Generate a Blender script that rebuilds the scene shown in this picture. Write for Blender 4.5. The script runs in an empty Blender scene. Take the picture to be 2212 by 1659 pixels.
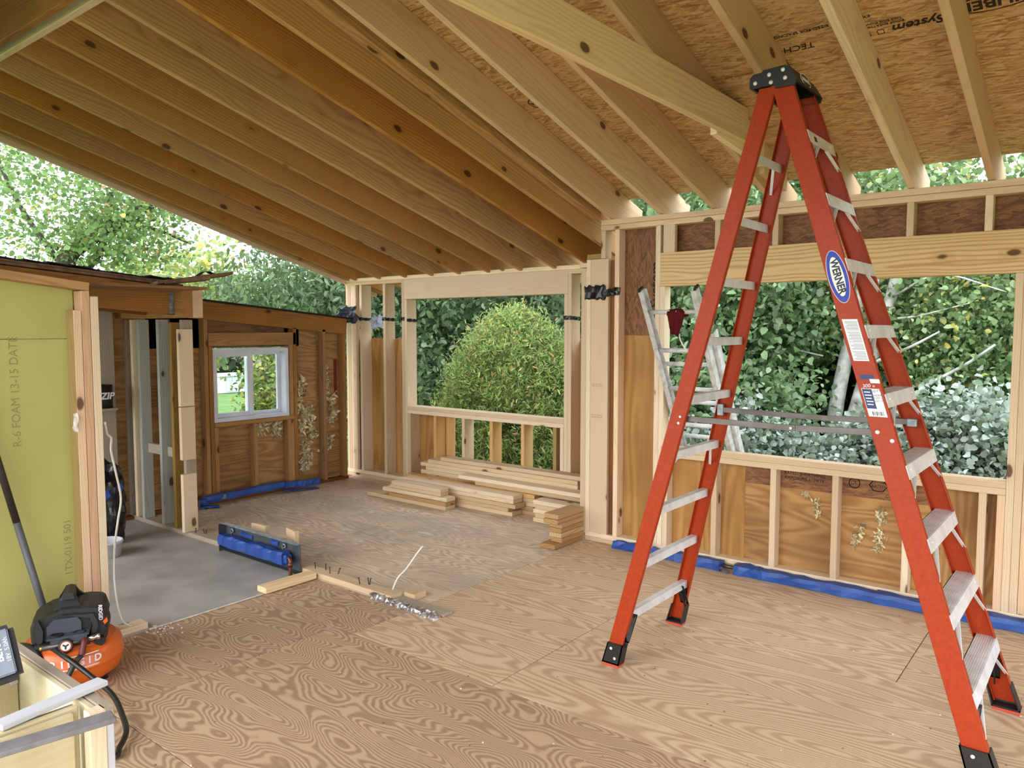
import bpy, bmesh, math, random
import numpy as np
from mathutils import Vector, Matrix
rnd = random.Random(7)
SC = bpy.context.scene
COL = SC.collection
R = math.radians

# ------------------------------------------------------------------ camera
cam = bpy.data.cameras.new('camera')
cam.sensor_width = 36.0
cam.lens = 36.0 * 1660.0 / 2212.0
cam.clip_end = 500
cob = bpy.data.objects.new('camera', cam); COL.objects.link(cob)
cob.location = (0, 0, 1.65)
cob.rotation_euler = (R(90) - math.atan((829.5 - 710) / 1660.0), 0, R(38.5))
SC.camera = cob

# ------------------------------------------------------------------ sky, sun, exposure
W = bpy.data.worlds.new('overcast_sky'); SC.world = W; W.use_nodes = True
nt = W.node_tree; nt.nodes.clear()
wo = nt.nodes.new('ShaderNodeOutputWorld'); wb = nt.nodes.new('ShaderNodeBackground')
wt = nt.nodes.new('ShaderNodeTexCoord'); ws = nt.nodes.new('ShaderNodeSeparateXYZ')
wr = nt.nodes.new('ShaderNodeValToRGB'); wn = nt.nodes.new('ShaderNodeTexNoise')
wm = nt.nodes.new('ShaderNodeMath'); wm.operation = 'MULTIPLY_ADD'
wn.inputs['Scale'].default_value = 2.2; wn.inputs['Detail'].default_value = 4
wr.color_ramp.elements[0].position = 0.0; wr.color_ramp.elements[0].color = (0.93, 0.96, 1.0, 1)
wr.color_ramp.elements[1].position = 1.0; wr.color_ramp.elements[1].color = (0.80, 0.88, 1.0, 1)
nt.links.new(wt.outputs['Generated'], ws.inputs[0]); nt.links.new(wt.outputs['Generated'], wn.inputs['Vector'])
nt.links.new(wn.outputs['Fac'], wm.inputs[0]); wm.inputs[1].default_value = 0.5
nt.links.new(ws.outputs['Z'], wm.inputs[2]); nt.links.new(wm.outputs[0], wr.inputs[0])
nt.links.new(wr.outputs[0], wb.inputs[0]); wb.inputs['Strength'].default_value = 1.7
nt.links.new(wb.outputs[0], wo.inputs[0])
sl = bpy.data.lights.new('veiled_sun', 'SUN'); sl.energy = 0.8; sl.angle = R(50); sl.color = (1.0, 0.96, 0.90)
so = bpy.data.objects.new('veiled_sun', sl); COL.objects.link(so)
so.rotation_euler = Vector((0.14, 0.86, -0.48)).to_track_quat('-Z', 'Y').to_euler()
vs = SC.view_settings
SC.display_settings.display_device = 'sRGB'
vs.view_transform = 'Standard'; vs.look = 'None'; vs.gamma = 1.0; vs.use_curve_mapping = False
vs.exposure = 1.35
SC.cycles.max_bounces = 8; SC.cycles.diffuse_bounces = 4; SC.cycles.transparent_max_bounces = 12

# ------------------------------------------------------------------ materials
def s2l(c):
    return tuple(((v / 255) / 12.92 if v / 255 <= 0.04045 else ((v / 255 + 0.055) / 1.055) ** 2.4) for v in c)
def newmat(name):
    m = bpy.data.materials.new(name); m.use_nodes = True
    t = m.node_tree; t.nodes.clear()
    o = t.nodes.new('ShaderNodeOutputMaterial'); b = t.nodes.new('ShaderNodeBsdfPrincipled')
    t.links.new(b.outputs[0], o.inputs[0]); return m, t, b
class NB:
    def __init__(s, t): s.t = t
    def n(s, kind, **kw):
        x = s.t.nodes.new('ShaderNode' + kind)
        for k, v in kw.items():
            if k in x.inputs: s.put(x.inputs[k], v)
            else: setattr(x, k, v)
        return x
    def put(s, inp, v):
        if isinstance(v, bpy.types.NodeSocket): s.t.links.new(v, inp)
        else: inp.default_value = v
    def math(s, op, a, b=0.0, c=None):
        x = s.t.nodes.new('ShaderNodeMath'); x.operation = op
        s.put(x.inputs[0], a); s.put(x.inputs[1], b)
        if c is not None: s.put(x.inputs[2], c)
        return x.outputs[0]
    def vmath(s, op, a, b):
        x = s.t.nodes.new('ShaderNodeVectorMath'); x.operation = op
        s.put(x.inputs[0], a); s.put(x.inputs[1], b); return x.outputs[0]
    def mix(s, f, a, b, mode='MIX'):
        x = s.t.nodes.new('ShaderNodeMix'); x.data_type = 'RGBA'; x.blend_type = mode
        s.put(x.inputs[0], f); s.put(x.inputs[6], a); s.put(x.inputs[7], b); return x.outputs[2]
    def ramp(s, f, stops):
        x = s.t.nodes.new('ShaderNodeValToRGB'); e = x.color_ramp.elements
        while len(e) > 1: e.remove(e[-1])
        e[0].position = stops[0][0]; e[0].color = (*stops[0][1], 1) if len(stops[0][1]) == 3 else stops[0][1]
        for p, c in stops[1:]:
            k = e.new(p); k.color = (*c, 1) if len(c) == 3 else c
        s.put(x.inputs[0], f); return x.outputs[0]
    def coords(s, scale, rand=True):
        tc = s.t.nodes.new('ShaderNodeTexCoord'); v = tc.outputs['Object']
        if rand:
            oi = s.t.nodes.new('ShaderNodeObjectInfo')
            cb = s.n('CombineXYZ', X=s.math('MULTIPLY', oi.outputs['Random'], 91.0), Y=s.math('MULTIPLY', oi.outputs['Random'], 57.0), Z=s.math('MULTIPLY', oi.outputs['Random'], 33.0))
            s.rand = oi.outputs['Random']
            s.objv = v
            v = s.vmath('ADD', v, cb.outputs[0])
        s.v = v
        return s.vmath('MULTIPLY', v, scale)
def wood(name, light, dark, knot=(70, 40, 22), rough=0.75, ring=26.0, contrast=0.55, tint=0.16, knots=0.62, stain=None, stain_amt=0.0):
    """sawn lumber: local X runs along the board; ring figure, knots, per-board tint"""
    m, t, b = newmat(name); g = NB(t)
    v = g.coords((1, 1, 1))
    slow = g.n('TexNoise', Vector=g.vmath('MULTIPLY', v, (1.1, 5, 5)), Scale=1.0, Detail=2.0)
    dis = g.vmath('MULTIPLY', g.vmath('SUBTRACT', slow.outputs['Color'], (0.5, 0.5, 0.5)), (0, 0.11, 0.11))
    off = g.n('CombineXYZ', X=0.0, Y=g.math('MULTIPLY_ADD', g.rand, 0.10, 0.015), Z=g.math('MULTIPLY_ADD', g.rand, -0.12, 0.11))
    p = g.vmath('ADD', g.vmath('ADD', g.objv, off.outputs[0]), dis)
    wv = g.n('TexWave', wave_type='RINGS', rings_direction='X', Vector=g.vmath('MULTIPLY', p, (0.2, 1, 1)), Scale=ring, Distortion=1.2, Detail=1.5)
    wv.inputs['Detail Scale'].default_value = 1.0
    fib = g.n('TexNoise', Vector=g.vmath('MULTIPLY', v, (3, 160, 160)), Scale=1.0, Detail=2.0)
    f = g.math('MULTIPLY_ADD', g.math('POWER', wv.outputs['Fac'], 2.2), contrast, g.math('MULTIPLY', g.math('SUBTRACT', fib.outputs['Fac'], 0.5), 0.35))
    col = g.mix(f, (*s2l(light), 1), (*s2l(dark), 1))
    bl = g.n('TexNoise', Vector=g.vmath('MULTIPLY', v, (1.3, 6, 6)), Scale=1.0, Detail=3.0)
    col = g.mix(g.math('MULTIPLY', bl.outputs['Fac'], 0.30), col, (*s2l(dark), 1))
    # knots
    vo = g.n('TexVoronoi', feature='F1', Vector=g.vmath('MULTIPLY', v, (3.2, 6.0, 6.0)), Scale=1.0)
    sep = g.n('SeparateColor', Color=vo.outputs['Color'])
    gate = g.math('GREATER_THAN', sep.outputs[0], knots)
    kn = g.n('TexNoise', Vector=g.vmath('MULTIPLY', v, (20, 40, 40)), Scale=1.0)
    kd = g.math('MULTIPLY_ADD', kn.outputs['Fac'], 0.05, vo.outputs['Distance'])
    core = g.ramp(kd, [(0.125, (1, 1, 1)), (0.165, (0, 0, 0))])
    halo = g.ramp(kd, [(0.11, (1, 1, 1)), (0.30, (0, 0, 0))])
    col = g.mix(g.math('MULTIPLY', g.math('MULTIPLY', halo, gate), 0.45), col, (*s2l(dark), 1))
    col = g.mix(g.math('MULTIPLY', g.math('MULTIPLY', core, gate), 0.85), col, (*s2l(knot), 1))
    if stain:
        sn = g.n('TexNoise', Vector=g.vmath('MULTIPLY', v, (0.9, 3, 3)), Scale=1.0, Detail=3.0)
        sf = g.ramp(sn.outputs['Fac'], [(0.45, (0, 0, 0)), (0.68, (1, 1, 1))])
        col = g.mix(g.math('MULTIPLY', sf, stain_amt), col, (*s2l(stain), 1))
    hs = g.n('HueSaturation', Color=col, Value=g.math('MULTIPLY_ADD', g.rand, 2 * tint, 1 - tint), Saturation=g.math('MULTIPLY_ADD', g.rand, -0.25, 1.12), Hue=g.math('MULTIPLY_ADD', g.rand, 0.012, 0.494))
    t.links.new(hs.outputs[0], b.inputs['Base Color'])
    b.inputs['Roughness'].default_value = rough
    b.inputs['Specular IOR Level'].default_value = 0.25
    bp = g.n('Bump', Height=f, Strength=0.12, Distance=0.002); t.links.new(bp.outputs[0], b.inputs['Normal'])
    return m
def plywood(name, light, dark, K=9.0, sx=0.55, sy=3.2, sharp=0.6, tint=0.06, spots=None, dust=0.0, dirt=None, vertical=False, rough=0.7):
    """rotary-cut veneer: contour lines of a stretched noise make the cathedral figure"""
    m, t, b = newmat(name); g = NB(t)
    v = g.coords((1, 1, 1))
    A = (sy, sx, sy) if vertical else (sx, sy, sy)
    n1 = g.n('TexNoise', Vector=g.vmath('MULTIPLY', v, A), Scale=1.0, Detail=1.6, Roughness=0.45)
    n2 = g.n('TexNoise', Vector=g.vmath('MULTIPLY', v, tuple(9 * a for a in A)), Scale=1.0, Detail=2.0)
    h = g.math('ADD', g.math('MULTIPLY', n1.outputs['Fac'], K), g.math('MULTIPLY', n2.outputs['Fac'], 0.28))
    fr = g.math('PINGPONG', h, 0.5)
    f = g.ramp(g.math('MULTIPLY', fr, 2.0), [(0.0, (0, 0, 0)), (0.5 - 0.35 * (1 - sharp), (0.06,) * 3), (0.5 + 0.35 * (1 - sharp), (0.9,) * 3), (1.0, (1, 1, 1))])
    fib = g.n('TexNoise', Vector=g.vmath('MULTIPLY', v, (120, 5, 5) if vertical else (5, 120, 120)), Scale=1.0, Detail=2.0)
    f = g.math('MULTIPLY', f, g.math('MULTIPLY_ADD', fib.outputs['Fac'], 0.9, 0.42))
    col = g.mix(f, (*s2l(light), 1), (*s2l(dark), 1))
    bl = g.n('TexNoise', Vector=g.vmath('MULTIPLY', v, (1.2, 1.8, 1.8)), Scale=1.0, Detail=3.0)
    col = g.mix(g.math('MULTIPLY', bl.outputs['Fac'], 0.32), col, (*s2l(dark), 1))
    if dirt:
        dn = g.n('TexNoise', Vector=g.vmath('MULTIPLY', v, (1.6, 2.4, 2.4)), Scale=1.0, Detail=5.0)
        df = g.ramp(dn.outputs['Fac'], [(0.46, (0, 0, 0)), (0.7, (1, 1, 1))])
        col = g.mix(g.math('MULTIPLY', df, 0.55), col, (*s2l(dirt), 1))
    if dust:
        un = g.n('TexNoise', Vector=g.vmath('MULTIPLY', v, (3.2, 6.5, 6.5)), Scale=1.0, Detail=6.0, Roughness=0.65)
        uf = g.ramp(un.outputs['Fac'], [(0.60, (0, 0, 0)), (0.75, (1, 1, 1))])
        col = g.mix(g.math('MULTIPLY', uf, dust), col, (*s2l((225, 220, 212)), 1))
    if spots:
        vo = g.n('TexVoronoi', feature='F1', Vector=v, Scale=spots)
        sp = g.n('SeparateColor', Color=vo.outputs['Color'])
        k = g.math('MULTIPLY', g.math('LESS_THAN', vo.outputs['Distance'], 0.055), g.math('GREATER_THAN', sp.outputs[1], 0.45))
        col = g.mix(g.math('MULTIPLY', k, 0.75), col, (*s2l((60, 42, 30)), 1))
    hs = g.n('HueSaturation', Color=col, Value=g.math('MULTIPLY_ADD', g.rand, 2 * tint, 1 - tint))
    t.links.new(hs.outputs[0], b.inputs['Base Color']); b.inputs['Roughness'].default_value = rough
    b.inputs['Specular IOR Level'].default_value = 0.3
    return m
def osb(name, cols, tint=0.05, wall=False):
    m, t, b = newmat(name); g = NB(t)
    v = g.coords((1, 1, 1))
    if wall:
        sx_ = g.n('SeparateXYZ', Vector=v); v = g.n('CombineXYZ', X=sx_.outputs[0], Y=sx_.outputs[2], Z=sx_.outputs[1]).outputs[0]
    wob = g.n('TexNoise', Vector=v, Scale=3.0, Detail=1.0)
    col = None
    for i, (ang, sc, thr) in enumerate([(0.15, 1.0, 0.0), (-0.45, 1.15, 0.45), (0.55, 0.9, 0.55), (0.05, 1.4, 0.6), (-0.2, 1.2, 0.66)]):
        rot = g.n('VectorRotate', Vector=g.vmath('ADD', v, (i * 3.7, i * 1.9, 0)), rotation_type='Z_AXIS', Angle=ang)
        d = g.vmath('ADD', rot.outputs[0], g.vmath('MULTIPLY', g.vmath('SUBTRACT', wob.outputs['Color'], (0.5,) * 3), (0.03, 0.03, 0)))
        vo = g.n('TexVoronoi', feature='F1', Vector=g.vmath('MULTIPLY', d, (13 * sc, 70 * sc, 0.5)), Scale=1.0)
        sp = g.n('SeparateColor', Color=vo.outputs['Color'])
        c = g.ramp(sp.outputs[0], [(0.0, s2l(cols[0])), (0.3, s2l(cols[1])), (0.62, s2l(cols[2])), (1.0, s2l(cols[3]))])
        if col is None: col = c
        else: col = g.mix(g.math('MULTIPLY', g.math('GREATER_THAN', sp.outputs[1], thr), 0.9), col, c)
    fib = g.n('TexNoise', Vector=g.vmath('MULTIPLY', v, (12, 150, 1)), Scale=1.0, Detail=3.0)
    col = g.mix(g.math('MULTIPLY', g.ramp(fib.outputs['Fac'], [(0.4, (0, 0, 0)), (0.75, (1, 1, 1))]), 0.35), col, (*s2l(cols[0]), 1))
    t.links.new(col, b.inputs['Base Color']); b.inputs['Roughness'].default_value = 0.65
    return m
def plain(name, c, rough=0.5, metal=0.0, var=0.0, vscale=8.0, c2=None, bump=0.0, spec=0.5, alpha=None, coat=0.0):
    m, t, b = newmat(name); g = NB(t)
    b.inputs['Roughness'].default_value = rough; b.inputs['Metallic'].default_value = metal
    b.inputs['Specular IOR Level'].default_value = spec; b.inputs['Coat Weight'].default_value = coat
    tc = t.nodes.new('ShaderNodeTexCoord')
    n = g.n('TexNoise', Vector=tc.outputs['Object'], Scale=vscale, Detail=5.0)
    if c2 is None: c2 = tuple(max(0, x * (1 - var)) for x in c)
    col = g.mix(g.ramp(n.outputs['Fac'], [(0.35, (0, 0, 0)), (0.68, (1, 1, 1))]), (*s2l(c), 1), (*s2l(c2), 1))
    t.links.new(col, b.inputs['Base Color'])
    if bump:
        bp = g.n('Bump', Height=n.outputs['Fac'], Strength=bump, Distance=0.01); t.links.new(bp.outputs[0], b.inputs['Normal'])
    if alpha is not None: b.inputs['Alpha'].default_value = alpha
    return m
def leafmat(name, trans=0.45, rough=0.5):
    m = bpy.data.materials.new(name); m.use_nodes = True; t = m.node_tree; t.nodes.clear(); g = NB(t)
    o = t.nodes.new('ShaderNodeOutputMaterial'); a = g.n('Attribute', attribute_name='tint')
    pb = g.n('BsdfPrincipled', Roughness=rough); pb.inputs['Specular IOR Level'].default_value = 0.35
    t.links.new(a.outputs['Color'], pb.inputs['Base Color'])
    tr = g.n('BsdfTranslucent'); br = g.mix(0.18, a.outputs['Color'], (*s2l((180, 200, 90)), 1)); t.links.new(br, tr.inputs['Color'])
    mx = t.nodes.new('ShaderNodeMixShader'); mx.inputs[0].default_value = trans
    t.links.new(pb.outputs[0], mx.inputs[1]); t.links.new(tr.outputs[0], mx.inputs[2]); t.links.new(mx.outputs[0], o.inputs[0])
    return m

M = {}
M['stud'] = wood('spruce_stud', (224, 202, 170), (194, 164, 126), contrast=0.35, knots=0.45, ring=24)
M['pink'] = wood('pink_fir', (226, 194, 160), (196, 152, 112), contrast=0.35, knots=0.4)
M['rafter'] = wood('rafter_pine', (206, 160, 102), (160, 108, 56), contrast=0.55, knots=0.08, ring=20, tint=0.08, stain=(120, 98, 72), stain_amt=0.2)
M['rafter2'] = wood('rafter_fir', (228, 198, 160), (200, 160, 120), contrast=0.4, knots=0.55, ring=16, stain=(150, 130, 104), stain_amt=0.2)
M['tie'] = wood('tie_pine', (242, 218, 176), (214, 178, 126), contrast=0.45, knots=0.5, ring=14)
M['header'] = wood('header_pine', (226, 194, 142), (176, 134, 84), contrast=0.7, knots=0.75, ring=14)
M['old'] = wood('aged_fir', (184, 138, 86), (134, 92, 48), contrast=0.5, knots=0.6, ring=22, stain=(70, 46, 26), stain_amt=0.35)
M['olddark'] = wood('old_dark_fir', (150, 100, 56), (96, 60, 30), contrast=0.5, knots=0.6, stain=(40, 28, 20), stain_amt=0.5)
M['olive'] = wood('olive_stud', (168, 138, 84), (126, 100, 54), contrast=0.4, knots=0.7)
M['weather'] = wood('weathered_stud', (176, 178, 168), (130, 136, 130), contrast=0.45, knots=0.7, tint=0.1)
M['greywood'] = wood('grey_board', (176, 164, 146), (136, 124, 106), contrast=0.3, knots=0.8)
M['lumber'] = wood('stacked_lumber', (216, 192, 154), (178, 146, 104), contrast=0.45, knots=0.66, tint=0.14)
M['amber'] = wood('amber_board', (212, 168, 106), (176, 126, 68), contrast=0.5, knots=0.6)
M['block'] = wood('offcut_block', (190, 156, 110), (146, 110, 70), contrast=0.5, ring=18, knots=0.85)
M['plywall'] = plywood('wall_plywood', (190, 146, 84), (158, 112, 58), K=12, sx=0.4, sy=3.6, sharp=0.2, dirt=(140, 94, 48))
M['plyold'] = plywood('old_wall_plywood', (182, 140, 88), (146, 104, 58), K=16, sx=0.6, sy=4.0, sharp=0.25, dirt=(96, 62, 32))
M['plyfloor'] = plywood('new_floor_plywood', (220, 196, 162), (184, 152, 120), K=30, sx=0.7, sy=3.6, sharp=0.4, spots=11.0, tint=0.05)
M['plyfloor2'] = plywood('brown_floor_plywood', (200, 172, 140), (152, 122, 96), K=36, sx=1.5, sy=4.2, sharp=0.5, spots=11.0, tint=0.05)
M['plygrey'] = plywood('weathered_floor_plywood', (222, 204, 180), (186, 160, 132), K=28, sx=0.8, sy=4.2, sharp=0.3, dust=0.6, dirt=(160, 150, 138), tint=0.05)
M['maple'] = plywood('maple_ply', (216, 206, 174), (194, 178, 138), K=3, sx=4.0, sy=0.5, sharp=0.2)
M['osb'] = osb('roof_osb', [(158, 112, 66), (196, 152, 98), (214, 174, 120), (228, 196, 148)])
M['osbdark'] = osb('wall_osb', [(92, 56, 28), (120, 76, 40), (136, 90, 50), (154, 106, 60)], wall=True)
M['vinyl'] = plain('grey_vinyl', (172, 168, 162), 0.55, c2=(146, 143, 138), vscale=3.5)
M['foam'] = plain('yellow_foam_board', (182, 178, 106), 0.85, c2=(172, 168, 98), vscale=2.0)
M['orange'] = plain('orange_fiberglass', (164, 56, 16), 0.45, c2=(152, 49, 13), vscale=60, bump=0.03, spec=0.25)
M['pad'] = plain('red_pad', (196, 70, 40), 0.7)
M['alu'] = plain('aluminium', (236, 238, 240), 0.38, metal=0.2, c2=(212, 214, 218), vscale=14)
M['aluold'] = plain('old_aluminium', (224, 224, 222), 0.45, metal=0.2, c2=(184, 182, 178), vscale=20)
M['steel'] = plain('dull_steel_strap', (120, 112, 108), 0.45, metal=0.8, c2=(96, 90, 88))
M['galv'] = plain('galvanized', (168, 174, 176), 0.45, metal=0.7, c2=(120, 128, 130), vscale=30)
M['black'] = plain('black_plastic', (22, 22, 23), 0.5, c2=(34, 34, 34), vscale=6)
M['shroud'] = plain('charcoal_plastic', (40, 41, 42), 0.55, c2=(30, 31, 32), vscale=5)
M['slate'] = plain('slate_plastic', (62, 68, 76), 0.5, c2=(52, 58, 66))
M['rubber'] = plain('black_rubber', (24, 23, 23), 0.38, c2=(36, 34, 34))
M['tank'] = plain('orange_paint', (222, 104, 30), 0.35, c2=(204, 92, 26), vscale=3, coat=0.2)
M['tankdust'] = plain('dusty_orange_paint', (196, 100, 54), 0.6, c2=(214, 98, 34), vscale=5)
M['blue'] = plain('blue_tape', (42, 84, 160), 0.5, c2=(32, 68, 138), vscale=10, bump=0.2)
M['bluedark'] = plain('blue_tape_dark', (30, 70, 148), 0.5, c2=(24, 58, 126), vscale=10)
M['heater'] = plain('grey_heater_steel', (84, 88, 90), 0.5, metal=0.4, c2=(66, 70, 74))
M['copper'] = plain('aged_copper', (140, 92, 66), 0.4, metal=0.8, c2=(100, 64, 48))
M['brass'] = plain('brass', (176, 146, 70), 0.35, metal=0.9)
M['chrome'] = plain('chrome', (210, 206, 200), 0.22, metal=0.95)
M['foil'] = plain('crumpled_foil', (208, 206, 206), 0.28, metal=0.85, c2=(150, 146, 148), vscale=40, bump=0.4)
M['vinylwhite'] = plain('white_vinyl', (222, 226, 234), 0.4, c2=(208, 214, 224))
M['white'] = plain('white_paint', (206, 208, 212), 0.5, c2=(192, 194, 198))
M['darkpole'] = plain('dark_pole', (54, 44, 40), 0.6, c2=(40, 34, 32))
M['poleend'] = plain('grey_pole_end', (86, 86, 90), 0.5)
M['cable'] = plain('white_cable', (226, 222, 210), 0.45)
M['greystick'] = plain('grey_painted_strip', (128, 126, 128), 0.7, c2=(112, 106, 104), vscale=30)
M['shingle'] = plain('asphalt_shingle', (44, 40, 40), 0.9, c2=(28, 26, 26), vscale=40, bump=0.3)
M['decking'] = plain('roof_decking', (150, 116, 84), 0.85, c2=(96, 70, 48), vscale=12)
M['film'] = plain('black_poly_film', (14, 14, 16), 0.22, c2=(22, 22, 26))
M['filmgrey'] = plain('silvery_poly_film', (120, 126, 136), 0.25, c2=(40, 42, 48), vscale=18)
M['filmclear'] = plain('clear_poly_film', (220, 226, 236), 0.2, c2=(196, 204, 216))
M['red'] = plain('red_cloth', (130, 18, 30), 0.85, c2=(104, 12, 24), vscale=20, bump=0.2)
M['nail'] = plain('dark_nail', (46, 42, 44), 0.45, metal=0.6)
M['ink'] = plain('black_ink', (40, 28, 18), 0.8)
M['greyink'] = plain('grey_ink', (146, 142, 88), 0.8)
M['blueink'] = plain('blue_print', (26, 50, 168), 0.5)
M['navy'] = plain('navy_print', (22, 48, 100), 0.5)
M['labelblack'] = plain('label_black', (20, 20, 20), 0.5)
M['labelgrey'] = plain('label_grey_text', (120, 120, 122), 0.5)
M['labelwhite'] = plain('label_white', (228, 228, 228), 0.45)
M['battery'] = plain('battery_grey', (128, 136, 146), 0.45, c2=(112, 120, 130))
M['teal'] = plain('teal_plastic', (34, 112, 124), 0.45)
M['lightblue'] = plain('light_blue_plastic', (120, 190, 216), 0.4)
M['maroon'] = plain('maroon_rubber', (96, 30, 34), 0.5)
M['wool'] = plain('fiberglass_wool', (220, 200, 140), 0.95, c2=(196, 168, 100), vscale=20)
M['dust'] = plain('white_dust', (222, 216, 208), 0.95, c2=(196, 182, 166), vscale=30)
M['redtag'] = plain('red_tag', (120, 30, 22), 0.7)
M['bark'] = plain('grey_bark', (88, 78, 68), 0.9, c2=(56, 50, 44), vscale=14, bump=0.5)
M['birch'] = plain('birch_bark', (226, 226, 218), 0.8, c2=(150, 146, 138), vscale=9, bump=0.2)
M['grass'] = plain('lawn_grass', (96, 130, 58), 0.95, c2=(74, 108, 44), vscale=3)
M['siding'] = plain('pale_siding', (214, 222, 232), 0.6)
M['wooltint'] = leafmat('wool_fibre', 0.1, 0.9)
M['leaf'] = leafmat('leaf', 0.45)
M['silver'] = leafmat('silver_leaf', 0.25, 0.6)
gm, gt, gb = newmat('window_glass')
gb.inputs['Roughness'].default_value = 0.0; gb.inputs['Transmission Weight'].default_value = 1.0
gb.inputs['IOR'].default_value = 1.45; gb.inputs['Base Color'].default_value = (0.93, 0.97, 0.95, 1)
M['glass'] = gm

# ------------------------------------------------------------------ builders
WM = {}
def put(o, parent=None, world=None):
    COL.objects.link(o)
    if world is not None: o.matrix_world = world
    WM[o.name] = world.copy() if world is not None else Matrix.Identity(4)
    if parent is not None:
        o.parent = parent; o.matrix_parent_inverse = WM[parent.name].inverted()
        if world is not None: o.matrix_basis = world
    return o
def tag(o, label=None, cat=None, group=None, kind=None):
    if label: o['label'] = label
    if cat: o['category'] = cat
    if group: o['group'] = group
    if kind: o['kind'] = kind
    return o
def empty(name, loc, label=None, cat=None, group=None, kind=None, parent=None):
    o = bpy.data.objects.new(name, None); o.empty_display_size = 0.1
    put(o, parent, Matrix.Translation(Vector(loc))); return tag(o, label, cat, group, kind)
def bm_obj(name, bm, mat, parent=None, smooth=False, world=None):
    me = bpy.data.meshes.new(name); bm.normal_update(); bm.to_mesh(me); bm.free()
    for m in (mat if isinstance(mat, (list, tuple)) else [mat]): me.materials.append(M[m])
    if smooth:
        for p in me.polygons: p.use_smooth = True
    o = bpy.data.objects.new(name, me); return put(o, parent, world)
_mc = {}
def box_mesh(dx, dy, dz, mat, bev):
    k = (round(dx, 3), round(dy, 3), round(dz, 3), mat, bev)
    if k not in _mc:
        bm = bmesh.new(); bmesh.ops.create_cube(bm, size=1.0)
        bmesh.ops.scale(bm, vec=(dx, dy, dz), verts=bm.verts)
        if bev: bmesh.ops.bevel(bm, geom=list(bm.edges), offset=min(bev, min(dx, dy, dz) * 0.3), segments=1, affect='EDGES')
        me = bpy.data.meshes.new('piece'); bm.to_mesh(me); bm.free(); me.materials.append(M[mat]); _mc[k] = me
    return _mc[k]
def bx(name, parent, x0, x1, y0, y1, z0, z1, mat, bev=0.002, axis=None):
    """axis-aligned piece whose local X follows its longest side (grain direction)"""
    dx, dy, dz = x1 - x0, y1 - y0, z1 - z0
    c = Vector(((x0 + x1) / 2, (y0 + y1) / 2, (z0 + z1) / 2))
    if axis is None: axis = 'XYZ'[[dx, dy, dz].index(max(dx, dy, dz))]
    if axis == 'X': rot = Matrix.Identity(4); d = (dx, dy, dz)
    elif axis == 'Y': rot = Matrix.Rotation(R(90), 4, 'Z'); d = (dy, dx, dz)
    else: rot = Matrix.Rotation(R(-90), 4, 'Y'); d = (dz, dy, dx)
    o = bpy.data.objects.new(name, box_mesh(*d, mat, bev))
    return put(o, parent, Matrix.Translation(c) @ rot)
def frame(p0, p1, side):
    p0, p1 = Vector(p0), Vector(p1); d = (p1 - p0); L = d.length; d.normalize()
    s = Vector(side); s = (s - d * s.dot(d)).normalized(); u = d.cross(s)
    m = Matrix((d, s, u)).transposed().to_4x4(); m.translation = (p0 + p1) / 2
    return m, L
def bar(name, parent, p0, p1, w, t, side, mat, bev=0.002):
    """oriented bar p0->p1, w across `side`, t across the third direction"""
    m, L = frame(p0, p1, side)
    o = bpy.data.objects.new(name, box_mesh(L, w, t, mat, bev)); return put(o, parent, m)
def add_bar(bm, p0, p1, w, t, side, mi=0):
    m, L = frame(p0, p1, side)
    g = bmesh.ops.create_cube(bm, size=1.0, matrix=m @ Matrix.Diagonal((L, w, t, 1)))
    for v in g['verts']:
        for f in v.link_faces: f.material_index = mi
def add_box(bm, x0, x1, y0, y1, z0, z1, mi=0):
    g = bmesh.ops.create_cube(bm, size=1.0, matrix=Matrix.Translation(((x0 + x1) / 2, (y0 + y1) / 2, (z0 + z1) / 2)) @ Matrix.Diagonal((x1 - x0, y1 - y0, z1 - z0, 1)))
    for v in g['verts']:
        for f in v.link_faces: f.material_index = mi
def add_prism(bm, pts, off, mi=0):
    off = Vector(off)
    a = [bm.verts.new(Vector(p)) for p in pts]; b = [bm.verts.new(Vector(p) + off) for p in pts]
    n = len(a); fs = [bm.faces.new(a), bm.faces.new(b[::-1])]
    for i in range(n): fs.append(bm.faces.new((a[i], b[i], b[(i + 1) % n], a[(i + 1) % n])))
    for f in fs: f.material_index = mi
def crom(pts, n=8):
    P = [Vector(p) for p in pts]
    if len(P) < 3: return P
    P = [P[0] * 2 - P[1]] + P + [P[-1] * 2 - P[-2]]; out = []
    for i in range(1, len(P) - 2):
        for k in range(n):
            t = k / n; a, b, c, d = P[i - 1], P[i], P[i + 1], P[i + 2]
            out.append(0.5 * ((2 * b) + (c - a) * t + (2 * a - 5 * b + 4 * c - d) * t * t + (3 * b - a - 3 * c + d) * t ** 3))
    out.append(P[-2]); return out
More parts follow.
